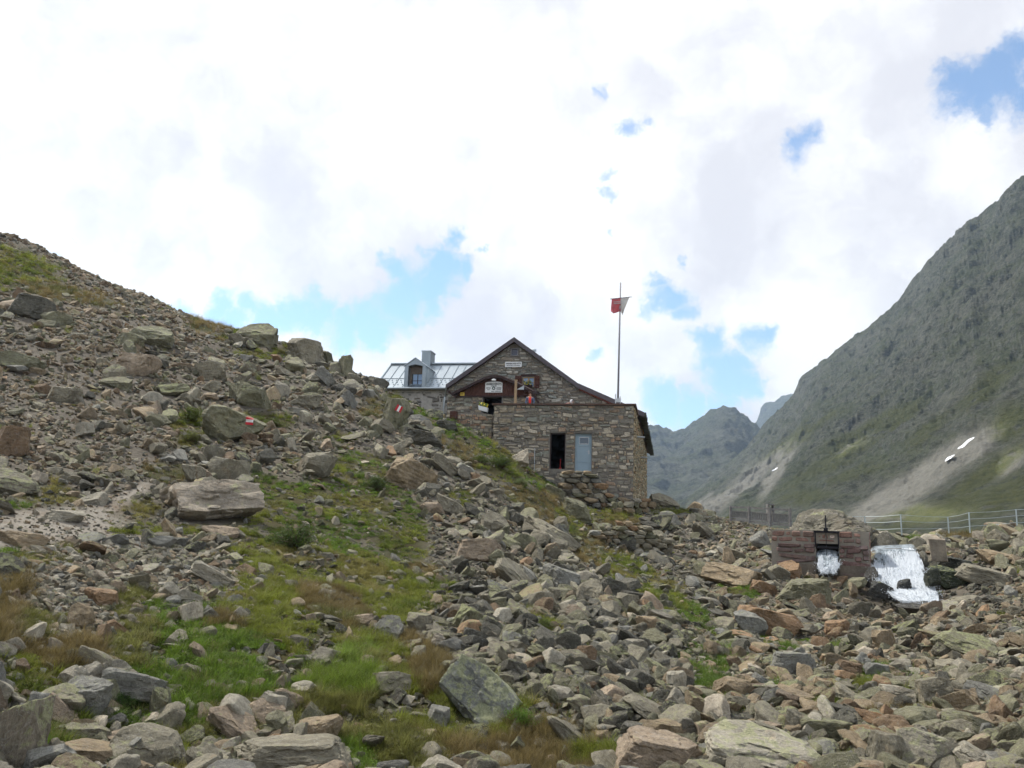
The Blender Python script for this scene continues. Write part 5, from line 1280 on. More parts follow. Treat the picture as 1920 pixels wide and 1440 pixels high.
    if top_m:
        lathe_ball(tp, tuple(c_), (.085, .06, .24), 12, 10); tp.build('top', top_m, p, True)
    return p
q = loc(993.5, 757, .95); person(q[0], .95, FZ+.0, R_(8), 'brown-haired person in slate jacket and orange red top standing behind the terrace coping', M_TOP, M_JKT)
q = loc(1052, 755, 1.1); person(q[0]+.05, 1.5, FZ-.1, R_(70), 'person in a white cap and pink checked shirt bending low behind the terrace coping', None, M_SHIRT, 0, .82, True)
# ------------------------------------------------------------------ red sluice wall
def frame_at(px, py, r, yaw=0.0):
    P = PT(px, py, r); a = math.atan2(P[0], P[1]); return P, -a+yaw
SP, SA = frame_at(1537, 1000, 31.5, R_(-4)); SLOC = (float(SP[0]), float(SP[1]), 0)
su = np.array([math.cos(SA), math.sin(SA), 0]); sv = np.array([-math.sin(SA), math.cos(SA), 0])
def sl(px, py, ly=0):
    d = ray(px, py); O = np.array([SP[0], SP[1], 0]); k = ((O+sv*ly)@sv)/(d@sv); P = d*k-O; return float(P@su), float(P[2])
slu = empty('sluice_gate_wall', SLOC, SA, 'reddish stone sluice wall with a steel gate over the stream channel', 'sluice')
M_RMORT = simple('grey_pink_mortar', (.25, .225, .185), .9, 0, .2, 3, .3)
REDC = [(.145, .088, .072), (.125, .08, .066), (.155, .096, .078), (.13, .092, .078), (.16, .11, .09)]
X0, X1 = sl(1446, 1000)[0], sl(1629, 1000)[0]; ZT = sl(1537, 995)[1]; ZM = sl(1537, 1019)[1]; ZBt = sl(1537, 1075)[1]
g0, g1 = sl(1529, 1010)[0], sl(1572, 1010)[0]; gz1 = sl(1550, 1021)[1]
print('sluice', X0, X1, ZT, ZM, ZBt, g0, g1)
b = MB(); cells(b, [X0, g0, g1, X1], [ZBt-.6, gz1, ZM, ZT], lambda x, z: not (g0 < x < g1 and z < ZM), 0, .9)
b.box(g0, .75, ZBt-.6, g1, .9, ZM-.004)
b.build('wall', M_RMORT, slu)
s = MB(); hole_ = [(g0-.01, g1+.01, ZBt-1, ZT+1)]
masonry(s, intervals(X0, X1-.25, hole_), ZM+.03, ZT-.01, FR(0), .19, .38, REDC, .05, .03, 41, 1.0, .01)
masonry(s, intervals(X0+.15, X1, hole_), ZBt-.3, ZM-.02, FR(-.04), .21, .62, [(c[0]*.85, c[1]*.9, c[2]) for c in REDC], .05, .03, 42, 1.0, .01)
masonry(s, intervals(g0+.08, g1-.08, []), ZM+.05, ZT-.12, FR(.0), .15, .3, REDC+[(.3, .25, .22)], .02, .05, 43)
masonry(s, intervals(0, .9, []), ZBt, ZT, lambda a, o, z: (X1+o, a, z), .2, .3, REDC, .02, .04, 44)
s.build('facing_stones', stone_mat('red_stone'), slu, colors=True)
b = MB(); zp = ZM-.72; b.box(X0+.85, -.10, ZBt-.6, g0-.001, 0-.004, zp); b.box(g1+.001, -.10, ZBt-.6, X1+.02, -.004, zp); b.build('plinth', simple('stained_render', (.16, .135, .105), .9, 0, .35, 2, .4), slu)
M_IRON = simple('dark_iron', (.025, .024, .028), .6, .5)
b = MB(); b.box(g0-.05, -.10, ZT-.075, g1+.05, -.03, ZT+.0); b.box(g0-.018, -.09, gz1-.1, g0+.018, -.03, ZT-.075); b.box(g1-.018, -.09, gz1-.1, g1+.018, -.03, ZT-.075); b.box(g0+.03, -.075, ZM-.16, g1-.03, -.04, ZM-.10)
b.build('gate_frame', M_IRON, slu)
xm = sl(1549, 1000)[0]; b = MB(); b.tube([(xm, -.12, ZBt+.45), (xm, -.12, ZT)], .010, 6); b.tube([(xm, -.12, ZT), (xm, -.12, sl(1548, 966)[1])], [.028, .022], 8); b.box(xm-.07, -.18, ZT+.0, xm+.07, -.05, ZT+.10); b.build('gate_spindle', M_IRON, slu)
b = MB(); b.box(g0+.03, .3, ZM-.30, g1-.03, .34, ZM-.01); b.build('opening_shade', M_DARK, slu)  # near-black sheet standing in for the shade inside the sluice opening
# water
def water_mat(name, dens):
    m, t = mat(name); uv = t.attr('flow', out='Vector'); c = t.vmath('MULTIPLY', uv, (5, 1.6, 1)); n = t.noise(c, 1.1, 8, .66, .3); n2 = t.noise(t.vmath('MULTIPLY', uv, (24, 7, 1)), 1.2, 6, .75)
    w_ = t.math('ADD', t.math('MULTIPLY', n, .6), t.math('MULTIPLY', n2, .45)); f = t.mr(t.math('ADD', w_, t.math('MULTIPLY', t.attr('along', out='Fac'), .07)), dens, dens+.13)
    col = t.mix(f, (.15, .175, .19), (.34, .38, .41)); sx = t.new('ShaderNodeSeparateXYZ'); t.l.new(uv, sx.inputs[0]); ed = t.math('SUBTRACT', 1.0, t.math('MULTIPLY', t.math('ABSOLUTE', t.math('SUBTRACT', sx.outputs[2], .5)), 2.0)); al_ = t.attr('along', out='Fac'); ed = t.math('MINIMUM', ed, t.math('MULTIPLY', t.math('SUBTRACT', 1.0, al_), 1.6))
    al = t.mr(t.math('ADD', t.math('MULTIPLY', ed, 2.2), t.math('MULTIPLY', t.math('SUBTRACT', t.noise(t.vmath('MULTIPLY', uv, (6, 3, 0)), 1.0, 6, .75), .5), 2.6)), .10, .34)
    al = t.math('MULTIPLY', al, t.mr(t.math('ADD', w_, t.math('MULTIPLY', al_, .10)), dens-.08, dens+.0, .35, 1))
    t.surf(col, t.mr(f, 0, 1, .45, 1.0, 'LINEAR'), 0, None, .05, al); return m
def sheet(name, L, R, m_, nu=26, rough=.05, seed=0, top=.0):
    """water surface between two 3D bank lines"""
    n = len(L); v = []; tt = []; fl = []; f = []; lenacc = 0; NS = 8
    Ls = []; Rs = []
    for i in range(n-1):
        for k in range(NS): t_ = k/NS; Ls.append(L[i]*(1-t_)+L[i+1]*t_); Rs.append(R[i]*(1-t_)+R[i+1]*t_)
    Ls.append(L[-1]); Rs.append(R[-1])
    for i in range(len(Ls)):
        if i: lenacc += np.linalg.norm((Ls[i]+Rs[i])/2-(Ls[i-1]+Rs[i-1])/2)
        for j in range(nu+1):
            u_ = j/nu; p = Ls[i]*(1-u_)+Rs[i]*u_; W_ = np.linalg.norm(Rs[i]-Ls[i]); q = rough*float(fbm(u_*W_*4+seed, lenacc*3, seed, 4))*min(1, i/6)
            toward = -p/np.linalg.norm(p); bulge = .10*math.sin(math.pi*u_); v.append(p+toward*(q+bulge)+np.array([0, 0, q*.5])); fl.append((u_*W_, lenacc, u_)); tt.append(i/(len(Ls)-1))
    N_ = nu+1
    for i in range(len(Ls)-1):
        for j in range(nu): a = i*N_+j; f.append((a, a+1, a+N_+1, a+N_))
    me = mesh_from(name, v, f, m_, True); at = me.attributes.new('flow', 'FLOAT_VECTOR', 'POINT'); at.data.foreach_set('vector', np.array(fl, np.float32).ravel())
    at = me.attributes.new('along', 'FLOAT', 'POINT'); at.data.foreach_set('value', np.array(tt, np.float32))
    return tag(link(name, me), kind='structure')
MW = water_mat('white_water', .49); MW2 = water_mat('thin_water', .52)
L_ = [PT(1636, 1024, 36), PT(1634, 1029, 32.6), PT(1635, 1042, 32.2), PT(1638, 1070, 31.3), PT(1643, 1092, 30.4), PT(1668, 1112, 29.6), PT(1700, 1130, 28.8)]
R_l = [PT(1712, 1020, 36), PT(1722, 1032, 32.8), PT(1726, 1050, 32.2), PT(1736, 1072, 31.2), PT(1746, 1096, 30.2), PT(1754, 1116, 29.4), PT(1756, 1133, 28.6)]
sheet('waterfall_water', L_, R_l, MW, 40, .05, 3.0)
def along(L, t_): q = t_*(len(L)-1); i = min(int(q), len(L)-2); return L[i]+(L[i+1]-L[i])*(q-i)
def foam(name, L, R, n, seed, tmin=.1):
    rg = np.random.default_rng(seed); mb = MB(); k = 0
    while k < n:
        u_, t_ = rg.uniform(-.02, 1.02), rg.uniform(tmin, 1.0)
        dn = float(fbm(u_*5+seed, t_*4.5, seed, 4)); pk = .12+.5*t_+2.6*dn-(.55 if u_ < .5 and t_ < .42 else 0)
        if rg.random() > pk: continue
        k += 1
        u2 = u_+rg.normal(0, .02); A = along(L, t_)*(1-u2)+along(R, t_)*u2; t2 = min(1.03, t_+rg.uniform(.04, .16)); B = along(L, min(t2, 1))*(1-u2)+along(R, min(t2, 1))*u2
        out = -A/np.linalg.norm(A)*rg.uniform(.02, .10+.16*t_); A = A+out+rg.normal(0, .02*t_+.004, 3); B = B+out+rg.normal(0, .03*t_+.004, 3)
        d = B-A; ln = np.linalg.norm(d)+1e-6; s = np.cross(d/ln, A/np.linalg.norm(A)); s /= np.linalg.norm(s)+1e-9; w_ = rg.uniform(.005, .014)*(1+t_*.9); m_ = (A+B)/2-A/np.linalg.norm(A)*.015
        mb.add([A, m_+s*w_, B, m_-s*w_, m_-A/np.linalg.norm(A)*w_*.7], [(0, 1, 4), (1, 2, 4), (2, 3, 4), (3, 0, 4), (0, 3, 2, 1)])
    for i in range(n//4):      # droplets thrown off at the foot and edges
        u_ = rg.uniform(-.10, 1.12); t_ = rg.uniform(.45, 1.05); A = along(L, min(t_, 1))*(1-u_)+along(R, min(t_, 1))*u_; A = A-A/np.linalg.norm(A)*rg.uniform(.05, .4)+rg.normal(0, .06, 3); r_ = rg.uniform(.006, .018)
        mb.add([A+np.array(q)*r_ for q in ((1, 0, 0), (-1, 0, 0), (0, 1, 0), (0, -1, 0), (0, 0, 1), (0, 0, -1))], [(0, 2, 4), (2, 1, 4), (1, 3, 4), (3, 0, 4), (2, 0, 5), (1, 2, 5), (3, 1, 5), (0, 3, 5)])
    m, t = mat('foam'); df = t.new('ShaderNodeBsdfDiffuse'); tr = t.new('ShaderNodeBsdfTranslucent'); df.inputs[0].default_value = (.70, .74, .78, 1); tr.inputs[0].default_value = (.70, .74, .78, 1)
    mx = t.new('ShaderNodeMixShader'); mx.inputs[0].default_value = .4; t.l.new(df.outputs[0], mx.inputs[1]); t.l.new(tr.outputs[0], mx.inputs[2]); o_ = t.new('ShaderNodeOutputMaterial'); t.l.new(mx.outputs[0], o_.inputs[0])
    tag(mb.build(name, m), kind='structure')
foam('waterfall_foam_water', L_, R_l, 10500, 3)
# ground behind the fall (dark wet bed)
bed = [MB()]; bb = MB(); Lb = [p*1.015-np.array([0, 0, .15]) for p in L_]; Rb = [p*1.015-np.array([0, 0, .15]) for p in R_l]
for i in range(len(Lb)-1): bb.add([Lb[i]+(Lb[i]-Rb[i])*-.03, Rb[i]+(Rb[i]-Lb[i])*-.03, Rb[i+1]+(Rb[i+1]-Lb[i+1])*-.03, Lb[i+1]+(Lb[i+1]-Rb[i+1])*-.03], [(0, 1, 2, 3)])
M_WET = simple('wet_dark_rock', (.045, .045, .042), .35, 0, .4, 3, .6, .6); pass
G0 = [PT(1531, 1030, 31.9), PT(1530, 1042, 31.4), PT(1533, 1058, 31.0), PT(1541, 1074, 30.6)]; G1 = [PT(1571, 1030, 31.9), PT(1573, 1044, 31.4), PT(1574, 1058, 31.0), PT(1564, 1075, 30.6)]
sheet('channel_water', G0, G1, MW, 20, .03, 9.0); foam('channel_foam_water', G0, G1, 1300, 5, .05)
# weir sill and small concrete block
b = MB(); a_ = PT(1631, 1031, 33.0); c_ = PT(1690, 1031, 33.1); b.bar(a_, c_, .25, .10); o = b.build('weir_sill', M_CONC); tag(o, 'thin concrete weir lip above the left half of the waterfall', 'weir')
P0, A0 = frame_at(1760, 1036, 32.5); b = MB(); w_ = 26/F*32.5; h_ = 22/F*32.5
v = [(-w_*.42, -.3, -.3), (w_*.5, -.3, -.3), (w_*.5, .4, -.3), (-w_*.42, .4, -.3), (-w_*.55, -.25, h_), (w_*.42, -.25, h_-.02), (w_*.42, .4, h_+.02), (-w_*.55, .4, h_+.03)]
b.add(v, [(0, 3, 2, 1), (4, 5, 6, 7), (0, 1, 5, 4), (1, 2, 6, 5), (2, 3, 7, 6), (3, 0, 4, 7)]); o = b.build('concrete_block', simple('mossy_concrete', (.20, .17, .13), .9, 0, .45, 2.5, .5), bevel=.02, loc=tuple(P0)); o.rotation_euler.z = A0; tag(o, 'weathered concrete block standing right of the waterfall crest', 'block')

# ------------------------------------------------------------------ pale rail fence at the right
M_RAIL = simple('pale_blue_rails', (.38, .44, .46), .5, .2, .06, 3, 0)
fn = empty('rail_fence', (0, 0, 0), 0, 'pale metal fence with three thin rails running above the waterfall', 'fence')
posts = [(1560, 965, 1000, 46), (1621, 968, 997, 46), (1688.5, 964.5, 998, 45), (1777, 969, 994, 46.5), (1816.5, 960.5, 993, 44.5), (1905, 955, 985, 47), (1990, 950, 985, 47)]
tops = []
for x, y0, y1, r in posts:
    T_ = PT(x, y0, r); B_ = PT(x+2.5, y1+6, r); tops.append((T_, B_)); b = MB(); b.tube([B_, T_], .03, 8); b.build('post', M_RAIL, fn)
for fr_ in (.02, .33, .68):
    for i in range(len(tops)-1):
        a_ = tops[i][0]*(1-fr_)+tops[i][1]*fr_; c_ = tops[i+1][0]*(1-fr_)+tops[i+1][1]*fr_; m_ = (a_+c_)/2-np.array([0, 0, .03])
        b = MB(); b.tube([a_, m_, c_], .011, 6); b.build('rail', M_RAIL, fn)
# ------------------------------------------------------------------ grey wooden railing
M_GW = simple('weathered_grey_wood', (.18, .175, .17), .85, 0, .3, 8, .3)
wr = empty('wooden_railing', (0, 0, 0), 0, 'weathered grey wooden railing with upright boards on the skyline', 'railing')
K = [(1370, 950, 974, 48), (1404.5, 950.5, 978, 47.4), (1443.5, 953, 984, 46.8), (1481, 955, 985, 46.4)]
KP = []
for x, y0, y1, r in K:
    T_ = PT(x, y0, r); B_ = PT(x, y1+3, r); B_ = np.array([T_[0], T_[1], B_[2]]); KP.append((T_, B_)); b = MB(); b.bar(B_, T_+np.array([0, 0, .05]), .12, .12, (0, 1, 0)); b.build('post', M_GW, wr)
for i in range(3):
    (t0, b0), (t1, b1) = KP[i], KP[i+1]; a = lambda f_, s_: t0*(1-f_)*(1-s_)+b0*f_*(1-s_)+t1*(1-f_)*s_+b1*f_*s_
    for f_, h_ in ((.04, .09), (.30, .05), (.74, .07), (.88, .10)): b = MB(); b.bar(a(f_, .03), a(f_, .97), .05, h_); b.build('rail', M_GW, wr)
    b = MB(); n_ = 9
    for k in range(n_): s_ = (k+.7)/n_*.96; b.bar(a(.32, s_)+np.array([0, .04, 0]), a(.74, s_)+np.array([0, .04, 0]), .085, .02, (0, 1, 0))
    b.build('board_panel', M_GW, wr)
# bench and table top just behind it
b = MB(); c_ = PT(1444, 947, 49); Z = c_[2]; w_ = 11/F*49
b.box(c_[0]-w_*.5, c_[1]-.2, Z, c_[0]+w_*.5, c_[1]+.2, Z+.06)
for sx in (-.45, .45): b.box(c_[0]+w_*sx-.03, c_[1]-.15, Z-.9, c_[0]+w_*sx+.03, c_[1]+.15, Z-.001)
tag(b.build('bench', M_GW), 'small dark bench top showing above the wooden railing', 'bench')

# ------------------------------------------------------------------ dry stone walls (a few dozen fitted stones each)
def dry_wall(lab, pxs, topy, boty, r0, r1, sh, seed, rows=None, flat=.6):
    rg = random.Random(seed); mb = MB(); Qs = [rock_mesh(900+k, 2, 10, (1, .8, flat), .04) for k in range(6)]
    x0, x1 = pxs; y = 0; r_ = lambda s_: r0+(r1-r0)*s_
    yb = max(boty); 
    row = 0; yy = yb
    while yy > min(topy)-1:
        hpx = sh*rg.uniform(.65, 1.4); x = x0+rg.uniform(-6, 0)
        while x < x1:
            wpx = sh*rg.uniform(.9, 3.2); s_ = (x+wpx/2-x0)/(x1-x0); xc = x+wpx/2; ty = np.interp(s_, np.linspace(0, 1, len(topy)), topy); by = np.interp(s_, np.linspace(0, 1, len(boty)), boty)
            if ty-1 <= yy-hpx/2 <= by+2 and 0 <= s_ <= 1:
                r = r_(s_)-(.03*(yy-min(topy)))*.35/ sh; P = PT(xc, yy-hpx/2, r); sc = wpx/F*r/2*1.08; sz = hpx/F*r/2*1.12
                Q, Fc = Qs[rg.randrange(6)]; q = Q.copy(); an = rg.uniform(-.2, .2)-math.atan2(P[0], P[1]); m_ = np.abs(q).max(0); q = q/m_*np.array([sc, sc*.8, sz]); t_ = rg.uniform(-.14, .14)
                q = q@np.array([[math.cos(t_), 0, -math.sin(t_)], [0, 1, 0], [math.sin(t_), 0, math.cos(t_)]]); q = q@np.array([[math.cos(an), math.sin(an), 0], [-math.sin(an), math.cos(an), 0], [0, 0, 1]])
                c = PAL[rg.choice('gggvvtlbto')]; f_ = rg.uniform(.65, 1.15); mb.add(q+P, Fc, tuple(z_*f_ for z_ in c))
            x += wpx
        yy -= hpx*.9
    o = mb.build('dry_stone_wall', M_STONE, colors=True); return tag(o, lab, 'wall')
dry_wall('dry stone wall of flat lichened stones under the two doors', (1052, 1180), [882, 882, 886, 912, 932, 945], [905, 938, 945, 950, 955, 958], 44.9, 45.2, 9.5, 51)
dry_wall('lower dry stone wall on the bank below the hut corner', (1108, 1262), [1000, 985, 978, 985, 1000, 1012], [1022, 1032, 1038, 1040, 1035, 1030], 33.0, 35.0, 9.5, 52)
dry_wall('short dry stone footing at the right corner of the terrace building', (1150, 1222), [944, 940, 936], [962, 962, 958], 44.0, 45.5, 9, 53)

# ------------------------------------------------------------------ painted trail marks on two boulders
def trail_mark(ho, px, py, w, h, ang):
    o = ho[0]; bpy.context.view_layer.update(); mw = o.matrix_world; inv = mw.inverted(); bm = bmesh.new(); bm.from_mesh(o.data); bv = BVHTree.FromBMesh(bm); bm.free()
    o0 = inv @ Vector((0, 0, 0)); c, s_ = math.cos(math.radians(ang)), math.sin(math.radians(ang))
    for (a0, a1, m_, lab) in ((-.5, -.16, M_MRED, None), (-.16, .18, M_MWH, None), (.18, .5, M_MRED, None)):
        v = []; f = []; n = 8
        for i in range(n+1):
            for j in range(5):
                u_ = (i/n-.5)*w; q_ = (a0+(a1-a0)*j/4)*h; X_ = px+u_*c-q_*s_; Y_ = py+u_*s_+q_*c
                dr_ = (inv.to_3x3() @ Vector(ray(X_, Y_))).normalized(); hh = bv.ray_cast(o0, dr_)
                v.append(tuple(hh[0]-dr_*.012) if hh[0] is not None else None)
        for i in range(n):
            for j in range(4):
                q = (i*5+j, i*5+j+1, i*5+j+6, i*5+j+5)
                if all(v[k] is not None for k in q): f.append(q)
        if not f: print('mark missed', px, py); continue
        v = [p or (0, 0, 0) for p in v]; me = mesh_from('trail_mark', v, f, m_); link('trail_mark', me, o)
M_MRED = simple('red_marker_paint', (.48, .02, .03), .6, 0, .15, 8, 0); M_MWH = simple('white_marker_paint', (.80, .80, .80), .6, 0, .08, 8, 0)
for ho in HOBJ:
    if 'paint mark' in ho[5] and 'upper' not in ho[5]: trail_mark(ho, 468, 789, 14, 15, 5)
    if 'upper red' in ho[5]: trail_mark(ho, 748, 766, 12, 12, -62)
# material ropeway cable, thin and far
cb = MB(); A_ = PT(266, 562, 85); B_ = PT(130, 440, 130); C_ = PT(-60, 290, 220); cb.tube([A_-np.array([0, 0, 1.5]), (A_+B_)/2-np.array([0, 0, .4]), B_, C_], .03, 5)
tag(cb.build('cable', simple('cable_steel', (.45, .42, .42), .5, .3)), 'thin ropeway cable rising to the left above the slope', 'cable')
# ------------------------------------------------------------------ mountains
def mountain(name, cols, base_py, nu, nv, na_amp, seed, matl, gexp=1.0, tail=.55, zbase=None, edge=1.0):
    pxs = [c[0] for c in cols]; A = []; 
    for c in cols:
        a, tc = azel(c[0], c[1]); _, tb = azel(c[0], base_py if len(c) < 5 else c[4]); A.append((a, tc, tb, c[2], c[3]))
    A = np.array(A); azs = np.linspace(A[0, 0], A[-1, 0], nu)
    tc, tb, rb, rc = [np.interp(azs, A[:, 0], A[:, k]) for k in (1, 2, 3, 4)]
    T = np.linspace(0, 1+tail, nv); G = np.where(T <= 1, T**gexp, 1-(T-1)*1.1)
    r = rb[None, :]*(rc/rb)[None, :]**T[:, None]; el = tb[None, :]+(tc-tb)[None, :]*G[:, None]
    X = r*np.sin(azs)[None, :]; Y = r*np.cos(azs)[None, :]; Z = r*el
    s = na_amp
    k = np.sin(np.clip(T, 0, 1)*math.pi*.5)[:, None]
    d = s*1.1*(ridge((X+.5*Z)/(s*10), Y/(s*10), (Z-.6*X)/(s*5)+seed, 7, .56)-.25)+s*.72*fbm(X/(s*1.8), Y/(s*1.8), Z/(s*1.2), 6, .62)+s*.35*ridge(X/(s*2.6)+5, Y/(s*2.6), Z/(s*2.6), 4, .6)
    fade = np.exp(-((T-1)/.09)**2)[:, None]
    d = d*(1-fade*(1-.85*edge))
    Z = Z+d*k*.8
    rs = 1-(d/ r)*k*.9; X = X*rs; Y = Y*rs
    V = np.stack([X, Y, Z], -1).reshape(-1, 3); id_ = np.arange(nu*nv).reshape(nv, nu)
    q = np.stack([id_[:-1, :-1], id_[:-1, 1:], id_[1:, 1:], id_[1:, :-1]], -1).reshape(-1, 4)[:, ::-1]
    me = bpy.data.meshes.new(name); me.vertices.add(len(V)); me.vertices.foreach_set('co', V.astype(np.float32).ravel())
    me.loops.add(q.size); me.loops.foreach_set('vertex_index', q.astype(np.int32).ravel()); me.polygons.add(len(q)); me.polygons.foreach_set('loop_start', (np.arange(len(q))*4).astype(np.int32))
    me.update(calc_edges=True); me.validate(); me.materials.append(matl)
    px, py = proj(V); gx = 22*fbm(V[:, 0]/60, V[:, 1]/60, V[:, 2]/60, 5); gy = 22*fbm(V[:, 0]/60+7, V[:, 1]/60, V[:, 2]/60, 5)
    for nm, E in (('scree', SCREE), ('grass', MGRASS)):
        m_, _ = emask(px, py, E, gx, gy, .5); at = me.attributes.new(nm, 'FLOAT', 'POINT'); at.data.foreach_set('value', m_.astype(np.float32))
    o = tag(link(name, me), kind='structure'); return o
SCREE = [(1740, 890, 170, 26, -36), (1690, 925, 130, 26, -30), (1640, 955, 80, 22, -25), (1800, 850, 60, 26, -42), (1840, 830, 70, 22, -42), (1400, 905, 130, 18, -38), (1440, 870, 60, 12, -38), (1330, 940, 60, 12, -20),
 (1890, 870, 40, 22, -40), (1700, 960, 120, 16, -5), (1460, 890, 60, 9, -55), (1600, 840, 40, 6, -35)]
MGRASS = [(1830, 905, 120, 20, -38), (1880, 930, 100, 26, -25), (1770, 950, 130, 18, -15), (1640, 800, 120, 12, -30), (1560, 870, 110, 13, -30), (1700, 780, 60, 10, -40), (1900, 790, 40, 30, -50), (1600, 890, 60, 12, -20),
 (1500, 935, 60, 12, -10), (1850, 730, 60, 20, -40), (1740, 810, 50, 12, -38), (1480, 830, 60, 10, -35), (1530, 790, 60, 8, -30)]
def mtn_mat(name, sc, blue=0.0):
    m, t = mat(name); c = t.coord('Object')
    rot = t.new('ShaderNodeMapping'); t.l.new(c, rot.inputs[0]); rot.inputs['Rotation'].default_value = (0, R_(35), R_(20)); rot.inputs['Scale'].default_value = (1, 1, 2.6)
    cc = rot.outputs[0]
    n1 = t.noise(cc, .012*sc, 8, .65, .6); n2 = t.noise(cc, .06*sc, 8, .72); n3 = t.noise(c, .35*sc, 5, .75)
    rock = t.mix(t.mr(n2, .38, .62, t='LINEAR'), (.048, .053, .038), (.155, .157, .120)); rock = t.mix(t.mr(n1, .35, .65), rock, t.vmath('MULTIPLY', rock, (.72, .80, .74)))
    rock = t.mix(t.mr(n3, .42, .62, 0, .6), rock, (.17, .17, .14))
    n4 = t.noise(cc, .15*sc, 7, .8); rock = t.mix(t.mr(n4, .54, .64, 0, .75), rock, (.025, .029, .025)); n5 = t.noise(t.vmath('ADD', cc, (50, 9, 4)), .11*sc, 8, .82); rock = t.mix(t.mr(n5, .56, .66, 0, .55), rock, (.215, .21, .172))
    geo = t.new('ShaderNodeNewGeometry'); sp = t.new('ShaderNodeSeparateXYZ'); t.l.new(geo.outputs['Normal'], sp.inputs[0])
    gmask = t.math('MULTIPLY', t.mr(sp.outputs[2], .35, .75), t.mr(t.math('ADD', t.math('MULTIPLY', n1, .6), t.math('MULTIPLY', n2, .5)), .47, .62))
    grn = t.mix(t.mr(n3, .3, .7), (.055, .070, .028), (.095, .108, .042))
    b = t.mix(t.math('MULTIPLY', gmask, .55), rock, grn)
    scr = t.mix(t.mr(n3, .3, .7), (.125, .121, .105), (.172, .165, .142))
    b = t.mix(t.math('MULTIPLY', t.attr('scree', out='Fac'), .92), b, scr)
    gg = t.math('MULTIPLY', t.attr('grass', out='Fac'), t.mr(n2, .34, .5)); b = t.mix(gg, b, t.mix(t.mr(n3, .3, .7), (.068, .078, .03), (.105, .11, .045)))
    t.surf(b, .95, 0, t.bump(t.math('ADD', n2, t.math('MULTIPLY', n3, .45)), 1.0, t.math('MULTIPLY', t.math('SUBTRACT', 1.0, t.math('MULTIPLY', t.attr('scree', out='Fac'), .8)), 11.0/sc)), .1); return m
MM = mtn_mat('mountain_rock', 1.0); MF = mtn_mat('far_mountain_rock', .5)
mtnR = mountain('mountain', [(1150, 985, 380, 1250, 1000), (1240, 962, 370, 1300, 1000), (1290, 938, 360, 1300, 1000), (1350, 886, 340, 1290, 1010), (1410, 838, 320, 1280, 1015), (1460, 775, 300, 1260, 1020), (1488, 744, 290, 1250, 1022), (1500, 720, 280, 1240, 1025), (1540, 680, 260, 1150, 1030), (1600, 642, 240, 1100, 1035),
 (1650, 596, 230, 1050, 1035), (1700, 545, 215, 1000, 1040), (1740, 500, 205, 970, 1040), (1765, 475, 200, 950, 1040), (1790, 450, 195, 930, 1040), (1812, 422, 190, 920, 1040), (1842, 417, 185, 900, 1045), (1870, 396, 182, 880, 1045), (1895, 366, 180, 860, 1045), (1930, 345, 175, 840, 1050),
 (2000, 285, 170, 820, 1050), (2150, 180, 160, 800, 1060), (2400, 60, 150, 780, 1070)], 1000, 900, 420, 15.0, 2.0, MM, 1.12, .4)
mtnF = mountain('far_mountain', [(900, 860, 900, 2100, 1020), (1050, 830, 900, 2100, 1020), (1150, 812, 900, 2100, 1020), (1210, 800, 900, 2100, 1020), (1235, 797, 900, 2100, 1020), (1262, 808, 900, 2100, 1020), (1285, 803, 900, 2100, 1020), (1302, 790, 900, 2100, 1020), (1330, 776, 900, 2050, 1020), (1355, 768, 900, 2000, 1020), (1378, 771, 900, 2000, 1020), (1395, 786, 900, 2000, 1020), (1412, 804, 900, 2000, 1020),
 (1440, 835, 900, 2000, 1020), (1560, 900, 900, 2000, 1020)], 1020, 420, 240, 34.0, 5.0, MF, 1.0, .3)
mtnB = mountain('far_mountain', [(1340, 880, 2200, 3600, 1020), (1395, 835, 2200, 3600, 1020), (1416, 802, 2200, 3600, 1020), (1432, 775, 2200, 3600, 1020), (1450, 757, 2200, 3600, 1020), (1472, 748, 2200, 3600, 1020), (1500, 742, 2200, 3600, 1020), (1560, 760, 2200, 3600, 1020), (1640, 800, 2200, 3600, 1020)], 1020, 260, 160, 55.0, 9.0, MF, 1.0, .3)
# old snow on the scree, draped on the mountain
dg = bpy.context.evaluated_depsgraph_get()
bm = bmesh.new(); bm.from_mesh(mtnR.data); bvh = BVHTree.FromBMesh(bm); bm.free()
M_SNOW = simple('old_snow', (.86, .88, .92), .5, 0, .04, .3, .1)
def snow(x0, y0, x1, y1, w, lab):
    v = []; f = []; n = 26; k = 4
    for i in range(n+1):
        t = i/n; cx = x0+(x1-x0)*t; cy = y0+(y1-y0)*t; d = math.hypot(x1-x0, y1-y0); nx, ny = -(y1-y0)/d, (x1-x0)/d
        ww = w*math.sin(math.pi*min(.97, max(.03, t)))**.5*(1+.35*float(fbm(t*5, x0, 1, 3))); off = 1.5*float(fbm(t*3, y0, 2, 2))
        for j in range(k+1):
            s = (j/k-.5)*ww+off; d_ = ray(cx+nx*s, cy+ny*s); h = bvh.ray_cast(Vector((0, 0, 0)), Vector(d_))
            p = h[0] if h[0] is not None else Vector(d_)*500
            v.append((Vector(d_), p.length))
    D = np.array([q[1] for q in v]).reshape(n+1, k+1); D = np.minimum(D, np.median(D)*1.08)
    for _ in range(10):
        E_ = np.pad(D, 1, mode='edge'); D = (E_[:-2, 1:-1]+E_[2:, 1:-1]+E_[1:-1, :-2]+E_[1:-1, 2:]+2*D)/6
    v = [q[0]*float(d_-3.0) for q, d_ in zip(v, D.ravel())]
    for i in range(n):
        for j in range(k): a = i*(k+1)+j; f.append((a, a+1, a+k+2, a+k+1))
    me = mesh_from('snow_patch', v, f, M_SNOW, True); tag(link('snow_patch', me), lab, 'snow patch', 'snow patches on the scree')
snow(1796, 842, 1826, 819, 5, 'upper longer white snow patch on the brown scree of the right mountain')
